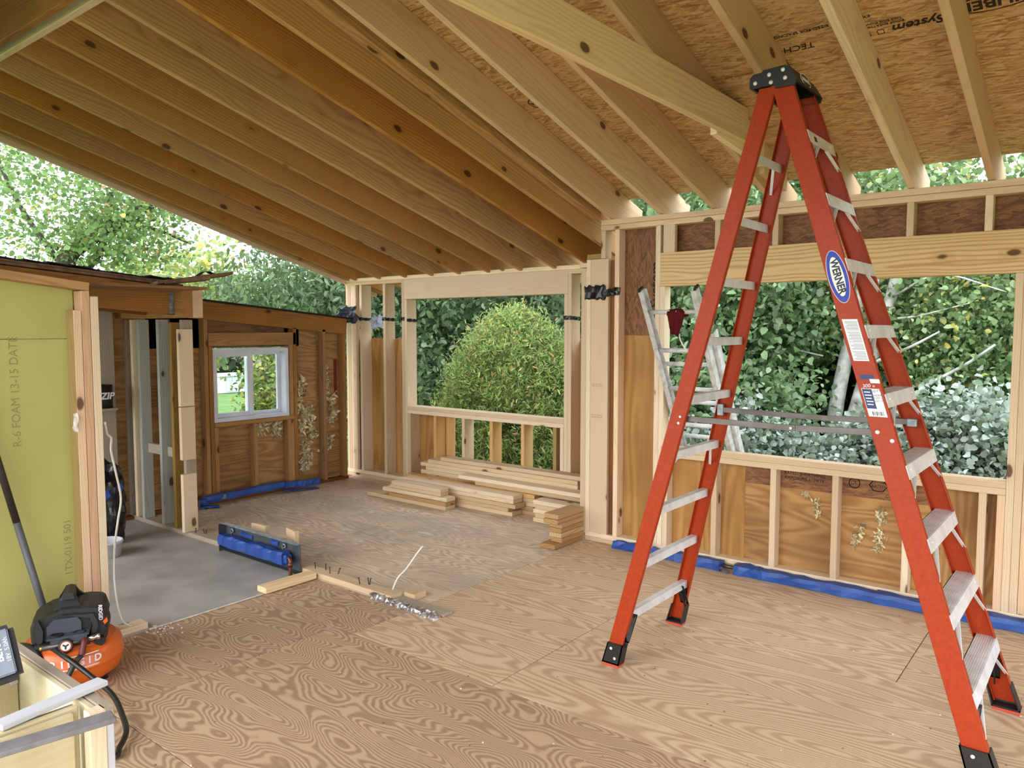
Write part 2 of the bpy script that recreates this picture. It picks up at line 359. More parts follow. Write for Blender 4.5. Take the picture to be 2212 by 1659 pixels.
def add_tube(bm, pts, r, seg=8, mi=0):
    pts = [Vector(p) for p in pts]; n = len(pts)
    rr = r if isinstance(r, (list, tuple)) else [r] * n
    if len(rr) != n: rr = [rr[0] + (rr[-1] - rr[0]) * i / (n - 1) for i in range(n)]
    rings = []; prev = None
    for i, p in enumerate(pts):
        d = (pts[min(i + 1, n - 1)] - pts[max(i - 1, 0)]).normalized()
        if prev is None: a = d.orthogonal().normalized()
        else: a = (prev - d * prev.dot(d)); a = a.normalized() if a.length > 1e-6 else d.orthogonal().normalized()
        prev = a; b = d.cross(a)
        rings.append([bm.verts.new(p + (a * math.cos(2 * math.pi * k / seg) + b * math.sin(2 * math.pi * k / seg)) * rr[i]) for k in range(seg)])
    for i in range(n - 1):
        for k in range(seg):
            f = bm.faces.new((rings[i][k], rings[i][(k + 1) % seg], rings[i + 1][(k + 1) % seg], rings[i + 1][k])); f.material_index = mi; f.smooth = True
    for q in (rings[0][::-1], rings[-1]):
        f = bm.faces.new(q); f.material_index = mi
def tube(name, pts, r, mat, parent=None, seg=8, n=8):
    bm = bmesh.new(); add_tube(bm, crom(pts, n), r, seg); return bm_obj(name, bm, mat, parent)
def add_lathe(bm, prof, c, axis=(0, 0, 1), seg=32, mi=0):
    ax = Vector(axis).normalized(); a = ax.orthogonal().normalized(); b = ax.cross(a); c = Vector(c); rings = []
    for r, h in prof:
        rings.append([bm.verts.new(c + ax * h + (a * math.cos(2 * math.pi * k / seg) + b * math.sin(2 * math.pi * k / seg)) * max(r, 1e-4)) for k in range(seg)])
    for i in range(len(rings) - 1):
        for k in range(seg):
            f = bm.faces.new((rings[i][k], rings[i][(k + 1) % seg], rings[i + 1][(k + 1) % seg], rings[i + 1][k])); f.material_index = mi; f.smooth = True
    for q in (rings[0][::-1], rings[-1]):
        f = bm.faces.new(q); f.material_index = mi
def text(name, s, size, loc, xdir, ydir, mat, parent=None, ext=0.0006, align='CENTER', shear=0.0, sx=1.0, bold=0.0):
    cu = bpy.data.curves.new('t', 'FONT'); cu.body = s; cu.size = size; cu.extrude = ext; cu.align_x = align; cu.align_y = 'CENTER'; cu.shear = shear; cu.offset = bold; cu.resolution_u = 3
    o = bpy.data.objects.new('t', cu); COL.objects.link(o)
    dg = bpy.context.evaluated_depsgraph_get(); me = bpy.data.meshes.new_from_object(o.evaluated_get(dg)); bpy.data.objects.remove(o)
    x = Vector(xdir).normalized(); y = Vector(ydir); y = (y - x * y.dot(x)).normalized(); z = x.cross(y)
    m = Matrix((x, y, z)).transposed().to_4x4(); m.translation = Vector(loc)
    me.transform(Matrix.Diagonal((sx, 1, 1, 1))); me.name = name
    me.materials.clear(); me.materials.append(M[mat])
    q = bpy.data.objects.new(name, me); return put(q, parent, m)
def crumple(name, p0, p1, w, h, side, mat, parent=None, seg=24, jit=0.006, seed=0, prof=None, cap=True, smooth=False):
    """a wrapped strip: a closed section swept along p0->p1 and crumpled"""
    rg = random.Random(seed); m, L = frame(p0, p1, side); bm = bmesh.new()
    prof = prof or [(-.5, -.5), (-.5, .1), (-.42, .5), (0, .48), (.42, .5), (.5, .1), (.5, -.5)]
    rings = []
    for i in range(seg + 1):
        x = -L / 2 + L * i / seg; k = 1 + 0.12 * math.sin(i * 1.7 + seed)
        rings.append([bm.verts.new(m @ Vector((x + rg.uniform(-jit, jit), a * w * k + rg.uniform(-jit, jit), b * h * (1 + .1 * math.sin(i * .9 + seed)) + (rg.uniform(-jit, jit) if b > -.4 else 0)))) for a, b in prof])
    n = len(prof)
    for i in range(seg):
        for k in range(n): bm.faces.new((rings[i][k], rings[i][(k + 1) % n], rings[i + 1][(k + 1) % n], rings[i + 1][k]))
    if cap: bm.faces.new(rings[0][::-1]); bm.faces.new(rings[-1])
    bmesh.ops.recalc_face_normals(bm, faces=bm.faces)
    return bm_obj(name, bm, mat, parent, smooth)
def sheet(name, grid, mat, parent=None, jit=0.0, seed=1, thick=0.0, smooth=True):
    rg = random.Random(seed); bm = bmesh.new()
    V = [[bm.verts.new(Vector(p) + Vector((rg.uniform(-jit, jit), rg.uniform(-jit, jit), rg.uniform(-jit, jit)))) for p in row] for row in grid]
    for i in range(len(V) - 1):
        for k in range(len(V[0]) - 1): bm.faces.new((V[i][k], V[i][k + 1], V[i + 1][k + 1], V[i + 1][k]))
    if thick: bmesh.ops.solidify(bm, geom=list(bm.faces), thickness=thick)
    return bm_obj(name, bm, mat, parent, smooth)
RS = np.random.RandomState(5)
def leaves(name, P, size, aspect, cols, wts, parent, mat='leaf', up=0.5, droop=0.3, jitter=0.5, fold=0.25, nax=(0, 0, 0), gain=1.55):
    N = len(P); P = np.asarray(P, np.float32)
    nrm = RS.normal(size=(N, 3)); nrm[:, 2] = nrm[:, 2] + up * 1.5; nrm += np.array(nax); nrm /= np.linalg.norm(nrm, axis=1)[:, None]
    d = RS.normal(size=(N, 3)); d[:, 2] -= droop * 2; d -= nrm * (d * nrm).sum(1)[:, None]; d /= np.linalg.norm(d, axis=1)[:, None] + 1e-6
    s = np.cross(nrm, d); L = (size * RS.uniform(0.6, 1.35, N))[:, None]; Wd = L * aspect
    NV = 6
    v = np.empty((N, NV, 3), np.float32); up_ = nrm * Wd * fold
    v[:, 0] = P; v[:, 3] = P + d * L
    for k, (a, h) in {1: (.32, 1), 2: (.72, 1), 4: (.72, -1), 5: (.32, -1)}.items(): v[:, k] = P + d * L * a + s * Wd * (.5 if a < .5 else .40) * h + up_
    me = bpy.data.meshes.new(name); me.vertices.add(N * NV); me.vertices.foreach_set('co', v.reshape(-1))
    b = np.arange(N, dtype=np.int32)[:, None] * NV
    idx = np.concatenate([b, b + 1, b + 2, b + 3, b, b + 3, b + 4, b + 5], 1).reshape(-1)
    me.loops.add(N * 8); me.loops.foreach_set('vertex_index', idx)
    me.polygons.add(N * 2); me.polygons.foreach_set('loop_start', np.arange(0, N * 8, 4, dtype=np.int32))
    c = np.asarray(cols)[RS.choice(len(cols), N, p=np.array(wts) / sum(wts))] * RS.uniform(1 - jitter, 1 + jitter, N)[:, None]
    col = np.ones((N, 6, 4), np.float32); col[:, :, :3] = np.clip((c * .78 + c.mean(1)[:, None] * .22) * gain, 0, .9)[:, None, :]
    at = me.attributes.new('tint', 'FLOAT_COLOR', 'POINT'); at.data.foreach_set('color', col.reshape(-1))
    me.update(); me.validate(); me.materials.append(M[mat])
    o = bpy.data.objects.new(name, me); put(o, parent); o['kind'] = 'stuff'; return o

# ================================================================== FLOOR
flo = empty('floor', (-2, 2.5, 0), kind='structure')
bx('subfloor', flo, -7.2, 2.2, -1.5, 5.14, -0.24, -0.022, 'olddark', 0)
bx('subfloor', flo, -7.0, -3.24, 5.14, 5.78, -0.24, -0.022, 'olddark', 0)
G = 0.0022
for x0, x1, y0, y1, m in [(-4.12, -1.9, -1.2, 1.43, 'plyfloor2'), (-1.9, 0.54, -1.2, 1.43, 'plyfloor'), (0.54, 2.2, -1.2, 1.43, 'plyfloor'),
        (-4.12, -3.36, 1.43, 2.647, 'plyfloor2'), (-3.36, -1.0, 1.43, 2.647, 'plyfloor2'), (-1.0, 1.44, 1.43, 2.647, 'plyfloor'),
        (-4.12, -3.205, 2.647, 3.09, 'plyfloor2'), (-3.205, -2.22, 2.647, 3.85, 'plyfloor'), (-2.22, 0.22, 2.647, 3.85, 'plyfloor'), (0.22, 2.2, 2.647, 3.85, 'plyfloor'),
        (-3.205, -0.765, 3.85, 5.07, 'plyfloor'), (-0.765, 1.67, 3.85, 5.07, 'plyfloor'),
        (-6.74, -4.82, 3.09, 4.258, 'plygrey'), (-4.82, -3.205, 3.09, 4.258, 'plygrey'),
        (-6.74, -5.3, 4.258, 5.476, 'plygrey'), (-5.3, -3.205, 4.258, 5.476, 'plygrey'), (-6.74, -3.26, 5.476, 5.74, 'plygrey')]:
    bx('plywood_sheet', flo, x0 + G, x1 - G, y0 + G, y1 - G, -0.019, rnd.uniform(-0.001, 0.0), m, 0.001, axis='X')
bx('vinyl_flooring', flo, -7.2, -4.122, -0.9, 3.088, -0.02, 0.003, 'vinyl', 0)
tube('caulk_line', [(-4.118, 1.98, 0.003), (-4.116, 2.2, 0.003), (-4.12, 2.45, 0.003), (-4.122, 2.7, 0.003)], 0.0045, 'dust', flo, 6)

# ================================================================== CEILING (rafters, sheathing, ridge)
ceil = empty('ceiling', (-2, 3.5, 3.0), kind='structure')
SR, SLF = 0.295, 0.283
def zr(y): return 2.47 + SR * (5.0 - y)
def zl(y): return 2.178 + SLF * (5.6 - y)
DR, DL = 0.235, 0.345
def rafter(xl, z, d, y0, y1, mat, w=0.038, name='rafter'):
    L = math.hypot(y1 - y0, z(y1) - z(y0)); nv = Vector((0, -(z(y1) - z(y0)), y1 - y0)).normalized()
    dd = d * (y1 - y0) / L
    p0 = Vector((xl + w / 2, y0, z(y0))) + nv * dd / 2; p1 = Vector((xl + w / 2, y1, z(y1))) + nv * dd / 2
    o = bar(name, ceil, p0, p1, w, dd, (1, 0, 0), mat, 0.003); return o
YR = 1.80
for x in (1.8, 1.395, 0.99, 0.585, 0.18, -0.225, -0.63, -1.03, -1.435, -1.845, -2.25, -2.645, -3.05):
    rafter(x, zr, DR, YR, 5.38, 'rafter2')
for x in (-3.165, -3.205): rafter(x, zr, DR, YR, 5.0, 'rafter')
for x in (-3.25, -3.61, -3.99, -4.37, -4.755, -5.13, -5.50, -5.885, -6.285, -6.675, -6.80):
    rafter(x, zl, DL, YR, 6.1, 'rafter')
bar('edge_board', ceil, (-6.835, YR, zl(YR) + 0.15), (-6.835, 6.1, zl(6.1) + 0.15), 0.02, 0.36, (1, 0, 0), 'rafter2')
# ridge beam: two plies with a gap, and the start of the slope behind it
bx('ridge_beam', ceil, -7.0, 2.0, YR - 0.042, YR, zl(YR) - 0.005, zl(YR) + 0.5, 'stud', 0.003)
bx('ridge_beam', ceil, -7.0, 2.0, YR - 0.125, YR - 0.083, zl(YR) - 0.005, zl(YR) + 0.5, 'old', 0.003)  # near ply in darker wood, its shadowed side put into the colour
bx('ridge_spacer', ceil, -7.0, 2.0, YR - 0.083, YR - 0.042, zl(YR) + 0.03, zl(YR) + 0.5, 'weather', 0)
for k in range(22):
    x = -6.8 + 0.405 * k
    bar('rafter', ceil, (x, YR - 0.13, 3.62), (x, -0.6, 3.62 - 0.31 * 2.27), 0.038, 0.235, (1, 0, 0), 'rafter')
# roof sheathing, laid out in rows with open joints
SHT = 0.012
def panel(x0, x1, y0, y1, zf, d, mat='osb'):
    n = Vector((0, zf(0) - zf(1), 1)).normalized()
    p0 = Vector((x0, (y0 + y1) / 2, zf((y0 + y1) / 2) + d)) + n * SHT / 2; p1 = Vector((x1, p0.y, p0.z))
    L = math.hypot(y1 - y0, zf(y1) - zf(y0))
    return bar('osb_panel', ceil, p0, p1, L, SHT, (0, 1, -(zf(0) - zf(1))), mat, 0.001)
rows = [(4.034, 5.235), (2.94, 4.028), (1.83, 2.934)]
for i, (y0, y1) in enumerate(rows):
    xs = [-3.24, -1.43 - 0.2 * 0, 0.99, 2.0] if i % 2 == 0 else [-3.24, -2.626, -0.206, 2.0]
    for a, b in zip(xs[:-1], xs[1:]): panel(a + 0.002, b - 0.002, y0, y1, zr, DR + 0.001)
for i, (y0, y1) in enumerate([(4.75, 5.95), (3.62, 4.745), (2.49, 3.615), (1.83, 2.485)]):
    for a, b in ((-6.86, -5.48), (-5.476, -3.245)): panel(a, b, y0, y1, zl, DL + 0.001, 'osb')
bar('osb_panel', ceil, (-7.0, 0.55, 3.60), (2.0, 0.55, 3.60), 2.45, 0.012, (0, 1, 0.31), 'osb', 0)
# horizontal tie lapped on a rafter, with two scabs
bx('rafter_tie', ceil, -1.769, -1.731, -0.5, 4.345, 2.712, 2.902, 'tie', 0.004)
_b = bmesh.new(); add_prism(_b, [(-1.807, 4.0, 2.70), (-1.807, 4.70, 2.64), (-1.807, 4.70, 2.795), (-1.807, 4.36, 2.89), (-1.807, 4.0, 2.89)], (0.037, 0, 0)); bm_obj('tie_scab', _b, 'tie', ceil)
_b = bmesh.new(); add_prism(_b, [(-1.807, 4.71, 2.60), (-1.807, 5.12, 2.55), (-1.807, 5.12, 2.672), (-1.807, 4.71, 2.79)], (0.034, 0, 0)); bm_obj('tie_scab', _b, 'tie', ceil)
bar('roof_light_seal', ceil, (-3.24, 3.53, zr(3.53) + DR + 0.022), (2.0, 3.53, zr(3.53) + DR + 0.022), 3.5, 0.004, (0, 1, -SR), 'shingle', 0)  # added unseen sheet, stops sky light leaking through the panel joints
bar('roof_light_seal', ceil, (-6.86, 3.88, zl(3.88) + DL + 0.022), (-3.24, 3.88, zl(3.88) + DL + 0.022), 4.2, 0.004, (0, 1, -SLF), 'shingle', 0)
# printing on the sheathing
def onpanel(x, y, off=-0.0012): return (x, y, zr(y) + DR + off)
up = Vector((0, 1, -SR))
text('panel_print', 'HUBER', 0.085, onpanel(-0.495, 3.895), (-1, 0, 0), (0, 1, -SR), 'ink', ceil, bold=0.002)
def ring_print(name, c, rx, ry, w, mat, parent, xd, yd, seg=40):
    x = Vector(xd).normalized(); y = Vector(yd).normalized(); z = x.cross(y); bm = bmesh.new(); c = Vector(c)
    P = [(c + x * rx * k * math.cos(a) + y * ry * k * math.sin(a)) for k in (1, 1 - w) for a in [2 * math.pi * i / seg for i in range(seg)]]
    V = [bm.verts.new(p) for p in P]
    for i in range(seg): bm.faces.new((V[i], V[(i + 1) % seg], V[seg + (i + 1) % seg], V[seg + i]))
    bmesh.ops.solidify(bm, geom=list(bm.faces), thickness=0.0006)
    return bm_obj(name, bm, mat, parent)
ring_print('panel_print', onpanel(-0.495, 3.895), 0.155, 0.058, 0.08, 'ink', ceil, (-1, 0, 0), (0, 1, -SR))
text('panel_print', 'System', 0.075, onpanel(-0.785, 3.925), (-1, 0, 0), (0, 1, -SR), 'ink', ceil, shear=0.25, bold=0.0015)
text('panel_print', 'ROOF SHEATHING\nTHIS SIDE DOWN', 0.022, onpanel(-0.93, 3.87), (-1, 0, 0), (0, 1, -SR), 'ink', ceil)
text('panel_print', 'S', 0.04, onpanel(-0.995, 3.93), (-1, 0, 0), (0, 1, -SR), 'ink', ceil)
ring_print('panel_print', onpanel(-0.945, 3.93), 0.022, 0.022, 0.2, 'ink', ceil, (-1, 1, -SR), (1, 1, -SR), 4)
ring_print('panel_print', onpanel(-2.90, 3.88), 0.05, 0.05, 0.12, 'ink', ceil, (-1, 0, 0), (0, 1, -SR))
text('panel_print', 'APA', 0.042, onpanel(-2.90, 3.88), (-1, 0, 0), (0, 1, -SR), 'ink', ceil)

text('panel_print', 'TECH', 0.06, onpanel(-1.31, 3.91), (-1, 0, 0), (0, 1, -SR), 'ink', ceil, shear=0.2)
text('panel_print', 'EXPOSURE 1   SIZED FOR SPACING', 0.028, onpanel(-1.18, 3.80), (-1, 0, 0), (0, 1, -SR), 'ink', ceil)
# ================================================================== WALL_RIGHT (long framed wall with the wide opening)
YW = 5.0
wr_ = empty('wall_right', (-1.5, 5.05, 0), kind='structure')
def stud(p, x0, z0, z1, mat='stud', y0=YW, d=0.089, w=0.038, name='stud'): return bx(name, p, x0, x0 + w, y0, y0 + d, z0, z1, mat)
bx('bottom_plate', wr_, -3.245, 1.9, YW, YW + 0.10, 0.0, 0.031, 'stud')
bx('bottom_plate', wr_, -3.245, 1.9, YW, YW + 0.089, 0.032, 0.068, 'stud')
bx('top_plate', wr_, -3.12, 1.9, YW, YW + 0.089, 2.385, 2.422, 'rafter2')
bx('top_plate', wr_, -3.12, 1.9, YW, YW + 0.089, 2.424, 2.462, 'rafter2')
# corner post
stud(wr_, -3.246, 0.068, 2.175, 'stud')
bx('stud', wr_, -3.206, -3.052, YW, YW + 0.038, 0.068, 2.175, 'stud', axis='Z')
bx('stud', wr_, -3.206, -3.052, YW + 0.04, YW + 0.12, 0.068, 2.16, 'olddark', axis='Z')
stud(wr_, -3.048, 0.068, 2.165, 'olddark', y0=YW + 0.03, d=0.09)
bx('blocking', wr_, -3.246, -3.12, YW + 0.005, YW + 0.089, 2.177, 2.215, 'olive')
stud(wr_, -3.118, 2.178, 2.384, 'stud')
stud(wr_, -2.998, 0.068, 2.384, 'pink')
# king and jack studs, left and right
stud(wr_, -2.66, 0.068, 2.384, 'stud'); stud(wr_, -2.621, 0.068, 1.952, 'stud'); stud(wr_, -2.581, 0.068, 0.724, 'stud')
stud(wr_, -0.516, 0.068, 0.724, 'pink'); stud(wr_, -0.477, 0.068, 1.952, 'stud'); stud(wr_, -0.438, 0.068, 2.384, 'stud'); stud(wr_, -0.398, 0.068, 2.384, 'pink')
for x in (0.0, 0.405, 0.81, 1.215, 1.62): stud(wr_, x, 0.068, 2.384)
bx('header', wr_, -2.622, -0.439, YW, YW + 0.089, 1.953, 2.19, 'header')
for x in (-2.213, -1.818, -1.42, -1.028, -0.634): stud(wr_, x, 2.19, 2.385, name='cripple_stud')
bx('cripple_stud', wr_, -2.60, -2.51, YW, YW + 0.038, 2.19, 2.385, 'stud', axis='Z')
bx('sill_plate', wr_, -2.60, -0.478, YW, YW + 0.089, 0.725, 0.763, 'stud')
bx('sill_plate', wr_, -2.60, -0.478, YW - 0.002, YW + 0.092, 0.764, 0.803, 'stud')
for x in (-2.205, -1.793, -1.40, -0.99, -0.605): stud(wr_, x, 0.068, 0.725, name='cripple_stud')
# sheathing: each sheet its own piece
Y1 = YW + 0.090
def sht(p, x0, x1, z0, z1, mat, axis='X', y=Y1, t=0.012): return bx('sheathing_panel', p, x0, x1, y, y + t, z0, z1, mat, 0.001, axis=axis)
sht(wr_, -2.99, -2.62, 1.6005, 2.46, 'osbdark', 'Z'); sht(wr_, -2.99, -2.62, 0.03, 1.60, 'plywall', 'Z')
sht(wr_, -2.617, 1.9, 1.955, 2.46, 'osbdark')
sht(wr_, -2.617, -2.19, 0.03, 0.80, 'plywall', 'Z'); sht(wr_, -2.1895, -1.9975, 0.03, 0.80, 'plywall', 'Z')
sht(wr_, -1.997, -0.80, 0.5965, 0.80, 'osbdark'); sht(wr_, -1.997, -0.80, 0.03, 0.596, 'plyold')
sht(wr_, -0.7995, -0.47, 0.03, 0.80, 'plyold', 'Z'); sht(wr_, -0.42, 1.9, 0.03, 1.95, 'plywall')
text('panel_print', 'System', 0.12, (-2.705, Y1 - 0.0012, 1.96), (0, 0, 1), (-1, 0, 0), 'ink', wr_, shear=0.2, bold=0.001)
text('panel_print', 'ZIP', 0.07, (-2.705, Y1 - 0.0012, 1.70), (0, 0, 1), (-1, 0, 0), 'ink', wr_, shear=0.2, bold=0.002)
text('panel_print', 'RATED SHEATHING\nEXPOSURE 1  24/16', 0.030, (-1.60, Y1 - 0.0012, 0.68), (1, 0, 0), (0, 0, 1), 'ink', wr_)
text('panel_print', 'UL', 0.035, (-1.29, Y1 - 0.0012, 0.68), (1, 0, 0), (0, 0, 1), 'ink', wr_)
ring_print('panel_print', (-1.29, Y1 - 0.0012, 0.68), 0.034, 0.034, 0.14, 'ink', wr_, (1, 0, 0), (0, 0, 1))
text('panel_print', 'RATED', 0.026, (-1.15, Y1 - 0.0012, 0.675), (1, 0, 0), (0, 0, 1), 'ink', wr_)
ring_print('panel_print', (-1.15, Y1 - 0.0012, 0.68), 0.055, 0.042, 0.1, 'ink', wr_, (1, 0, 0), (0, 0, 1), 6)
for z in (0.98, 1.22):   # faint grade stamps on the wide post face
    for k in range(3):
        ring_print('grade_stamp', (-3.18 + 0.035 * k, YW - 0.0006, z), 0.014, 0.018, 0.12, 'labelgrey', wr_, (1, 0, 1), (-1, 0, 1), 4)
# shreds of insulation left on the sheathing
def shred(name, p, pts, r, seed, flat=1):
    rs = np.random.RandomState(seed); c = np.array([list(v) for v in crom(pts, 6)]); q = np.repeat(c, 5, 0) + rs.normal(size=(len(c) * 5, 3)) * (np.array([r * .9, .004, r * .9]) if flat == 1 else np.array([.004, r * .9, r * .9]))
    return leaves(name, q, r * 2.6, .38, [(.66, .52, .22), (.50, .36, .14), (.72, .62, .36)], [3, 2, 2], p, 'wooltint', up=0, droop=.2, gain=1.0, nax=(0, -2.5, 0) if flat == 1 else (2.5, 0, 0))
def shred_old(name, p, pts, r, seed, mat='wool'):
    bm = bmesh.new(); rg = random.Random(seed)
    for k in range(3):
        q = [Vector(a) + Vector((rg.uniform(-r, r) * 1.5, rg.uniform(-r, r) * .4, rg.uniform(-r, r) * 1.5)) for a in pts]
        c = crom(q, 4); add_tube(bm, c, [r * (0.35 + 0.65 * abs(math.sin(i * 1.3 + k))) for i in range(len(c))], 6)
    return tag(bm_obj(name, bm, mat, p), kind='stuff')
yf = Y1 - 0.006
shred('insulation_shred', wr_, [(-1.13, yf, 0.53), (-1.12, yf, 0.49), (-1.14, yf, 0.46)], 0.012, 1)
shred('insulation_shred', wr_, [(-1.12, yf, 0.40), (-1.15, yf, 0.36), (-1.13, yf, 0.32), (-1.14, yf, 0.28)], 0.010, 2)
shred('insulation_shred', wr_, [(-1.24, yf, 0.42), (-1.25, yf, 0.36), (-1.28, yf, 0.30)], 0.012, 3)
shred('insulation_shred', wr_, [(-1.52, yf, 0.53), (-1.51, yf, 0.49), (-1.50, yf, 0.45)], 0.010, 4)
shred('insulation_shred', wr_, [(-1.60, yf, 0.58), (-1.58, yf, 0.57), (-1.57, yf, 0.565)], 0.006, 5)

# unseen gable over an open side, added to keep side light off the rafters
we_ = empty('wall_light_block', (2.1, 2.0, 0), kind='structure')
for y in np.arange(-1.4, 5.0, 0.406): bx('stud', we_, 2.0, 2.089, y, y + 0.038, 2.12, 2.46 + 0.295 * min(5.0 - y, 3.2), 'stud', axis='Z')
bx('sheathing_panel', we_, 2.09, 2.102, -1.4, 5.1, 2.0, 3.6, 'plywall', 0, axis='Y')
bx('header', we_, 2.0, 2.089, -1.4, 5.0, 1.92, 2.12, 'header')
for y in (-1.4, 1.6, 4.9): bx('stud', we_, 2.0, 2.089, y, y + 0.089, 0.0, 1.92, 'stud')
# return wall between the long wall and the recess (seen only from the side)
wret = empty('wall_return', (-3.25, 5.35, 0), kind='structure')
for y in (5.16, 5.42): bx('stud', wret, -3.40, -3.26, y, y + 0.038, 0.0, 2.128, 'stud')
bx('sheathing_panel', wret, -3.258, -3.246, 5.13, 5.74, 0.0, 2.2, 'plywall', 0, axis='Z')
bx('top_plate', wret, -3.40, -3.26, 5.13, 5.60, 2.13, 2.165, 'stud')

# ================================================================== WALL_BACK (recess wall with the window opening)
YB = 5.6
wb_ = empty('wall_back', (-5, 5.67, 0), kind='structure')
def bst(x0, z0, z1, mat='stud', name='stud'): return bx(name, wb_, x0, x0 + 0.038, YB, YB + 0.14, z0, z1, mat)
bx('bottom_plate', wb_, -6.84, -3.27, YB, YB + 0.14, 0.0, 0.038, 'stud'); bx('bottom_plate', wb_, -6.84, -3.27, YB, YB + 0.14, 0.039, 0.077, 'stud')
bx('top_plate', wb_, -6.84, -3.27, YB, YB + 0.14, 2.166, 2.203, 'tie')
bx('top_plate', wb_, -6.84, -5.93, YB, YB + 0.14, 2.128, 2.165, 'tie'); bx('top_plate', wb_, -3.832, -3.27, YB, YB + 0.14, 2.128, 2.165, 'tie')
for x in (-6.83, -6.79): bst(x, 0.077, 2.128)
bx('stud', wb_, -6.75, -6.66, YB, YB + 0.038, 0.077, 2.128, 'pink', axis='Z')
for x in (-6.60, -6.22, -5.932): bst(x, 0.077, 2.128 if x < -6 else 2.165)
bst(-5.892, 0.077, 1.955); bst(-5.852, 0.077, 0.764)
bst(-3.868, 0.077, 1.955); bst(-3.829, 0.077, 2.128); bst(-3.42, 0.077, 2.128)
bx('header', wb_, -5.894, -3.83, YB, YB + 0.14, 1.956, 2.165, 'stud')
bx('sill_plate', wb_, -5.854, -3.868, YB, YB + 0.14, 0.765, 0.802, 'stud'); bx('sill_plate', wb_, -5.854, -3.868, YB - 0.002, YB + 0.145, 0.803, 0.841, 'stud')
for x, m in ((-5.09, 'stud'), (-4.73, 'amber'), (-4.35, 'amber'), (-3.985, 'olive'), (-3.908, 'stud')): bst(x, 0.077, 0.765, m, 'cripple_stud')
bst(-5.48, 0.077, 0.765, 'amber', 'cripple_stud')
def bsh(x0, x1, z0, z1, m='plywall', axis='Z'): return bx('sheathing_panel', wb_, x0, x1, YB + 0.142, YB + 0.156, z0, z1, m, 0.001, axis=axis)
bsh(-6.84, -6.08, 0.03, 1.545); bsh(-6.077, -5.93, 0.03, 1.545, 'amber'); bsh(-5.925, -5.44, 0.03, 0.80); bsh(-5.437, -5.32, 0.03, 0.80, 'amber')
bsh(-3.82, -3.27, 0.03, 1.545, 'amber')
for x in (-6.70, -6.14):
    for z in (1.14, 1.30):
        for k in range(3): ring_print('grade_stamp', (x + 0.002 if x > -6.5 else x, YB - 0.0006, z), 0.012, 0.016, 0.15, 'labelgrey', wb_, (1, 0, 1), (-1, 0, 1), 4) if k == 0 else None
# remnants of black film stapled across the studs
for x0, x1, z in ((-6.842, -6.66, 1.765), (-6.604, -6.555, 1.757), (-6.224, -6.175, 1.755), (-5.936, -5.888, 1.752), (-3.872, -3.785, 1.745)):
    crumple('plastic_strip', (x0, YB - 0.004, z), (x1, YB - 0.004, z), 0.034, 0.008, (0, 0, 1), 'film', wb_, 8, 0.003, int(-x0 * 100))
for x, z in ((-6.560, 1.757), (-6.180, 1.752), (-5.852, 1.74), (-3.789, 1.745)):
    crumple('plastic_strip', (x, YB, z), (x, YB + 0.14, z - 0.006), 0.032, 0.006, (0, 0, 1), 'film', wb_, 8, 0.002, int(-x * 77))

# ================================================================== WALL_LEFT (old wall with the small window)
XL = -6.65
wl_ = empty('wall_left', (-6.7, 4.4, 0), kind='structure')
def lst(y0, z0, z1, mat='old', d=0.089, w=0.038, name='stud'): return bx(name, wl_, XL - d, XL, y0, y0 + w, z0, z1, mat)
bx('bottom_plate', wl_, XL - 0.089, XL, 0.5, 5.46, 0.0, 0.03, 'olddark')
def zb(y): return 1.912 - 0.0885 * (y - 3.732)     # top of the sloping beam
bar('beam', wl_, (XL - 0.02, 3.2, zb(3.2) - 0.088), (XL - 0.02, 5.46, zb(5.46) - 0.086), 0.04, 0.168, (1, 0, 0), 'old')
bar('roof_deck_strip', wl_, (XL - 0.22, 3.2, zb(3.2) + 0.008), (XL - 0.22, 5.55, zb(5.55) + 0.008), 0.5, 0.014, (1, 0, 0), 'shingle', 0)
for y, z1, m in ((3.42, 1.72, 'olddark'), (3.79, 1.74, 'old'), (4.765, 1.66, 'old'), (5.135, 1.64, 'old'), (5.405, 1.60, 'old')): lst(y, 0.03, z1, m)
for y in (3.835, 4.722): lst(y, 0.03, 1.487, 'old')
for y, z1 in ((3.876, 0.72), (4.292, 0.72)): lst(y, 0.03, z1, 'old', name='cripple_stud')
lst(4.684, 0.03, 0.72, 'old', name='cripple_stud')
bx('header', wl_, XL - 0.089, XL, 3.835, 4.80, 1.488, 1.612, 'old')
bx('sill_plate', wl_, XL - 0.095, XL + 0.01, 3.876, 4.76, 0.724, 0.76, 'old')
def lsh(y0, y1, z0, z1, m='plyold', axis='Y'): return bx('sheathing_panel', wl_, XL - 0.106, XL - 0.092, y0, y1, z0, z1, m, 0.001, axis=axis)
lsh(3.3, 3.87, 0.03, 1.76); lsh(3.873, 4.72, 0.03, 0.75); lsh(4.723, 5.12, 0.03, 1.70); lsh(5.123, 5.5, 0.03, 1.66)
lsh(3.3, 4.9, 1.47, 1.79, 'olddark'); lsh(0.5, 3.297, 0.0, 1.95, 'plyold')
bx('red_tag', wl_, XL - 0.091, XL - 0.088, 5.345, 5.385, 0.93, 1.32, 'redtag', 0)
text('panel_print', 'RATED\n24/16\n000', 0.05, (XL - 0.0905, 4.93, 1.0), (0, 1, 0), (0, 0, 1), 'ink', wl_)
for i, (y, z, h) in enumerate([(4.88, 1.02, .25), (4.92, 0.70, .3), (4.99, 0.45, .28), (5.02, 0.72, .2), (5.25, 1.05, .3), (5.27, 0.80, .3), (5.24, 0.4, .12), (4.62, 0.66, .12), (4.40, 0.66, .05), (4.95, 0.25, .15)]):
    rg = random.Random(i)
    shred('insulation_shred', wl_, [(XL - 0.085, y + rg.uniform(-.05, .05), z + h * (0.5 - k / 4)) for k in range(5)], 0.021, i + 20, 0)

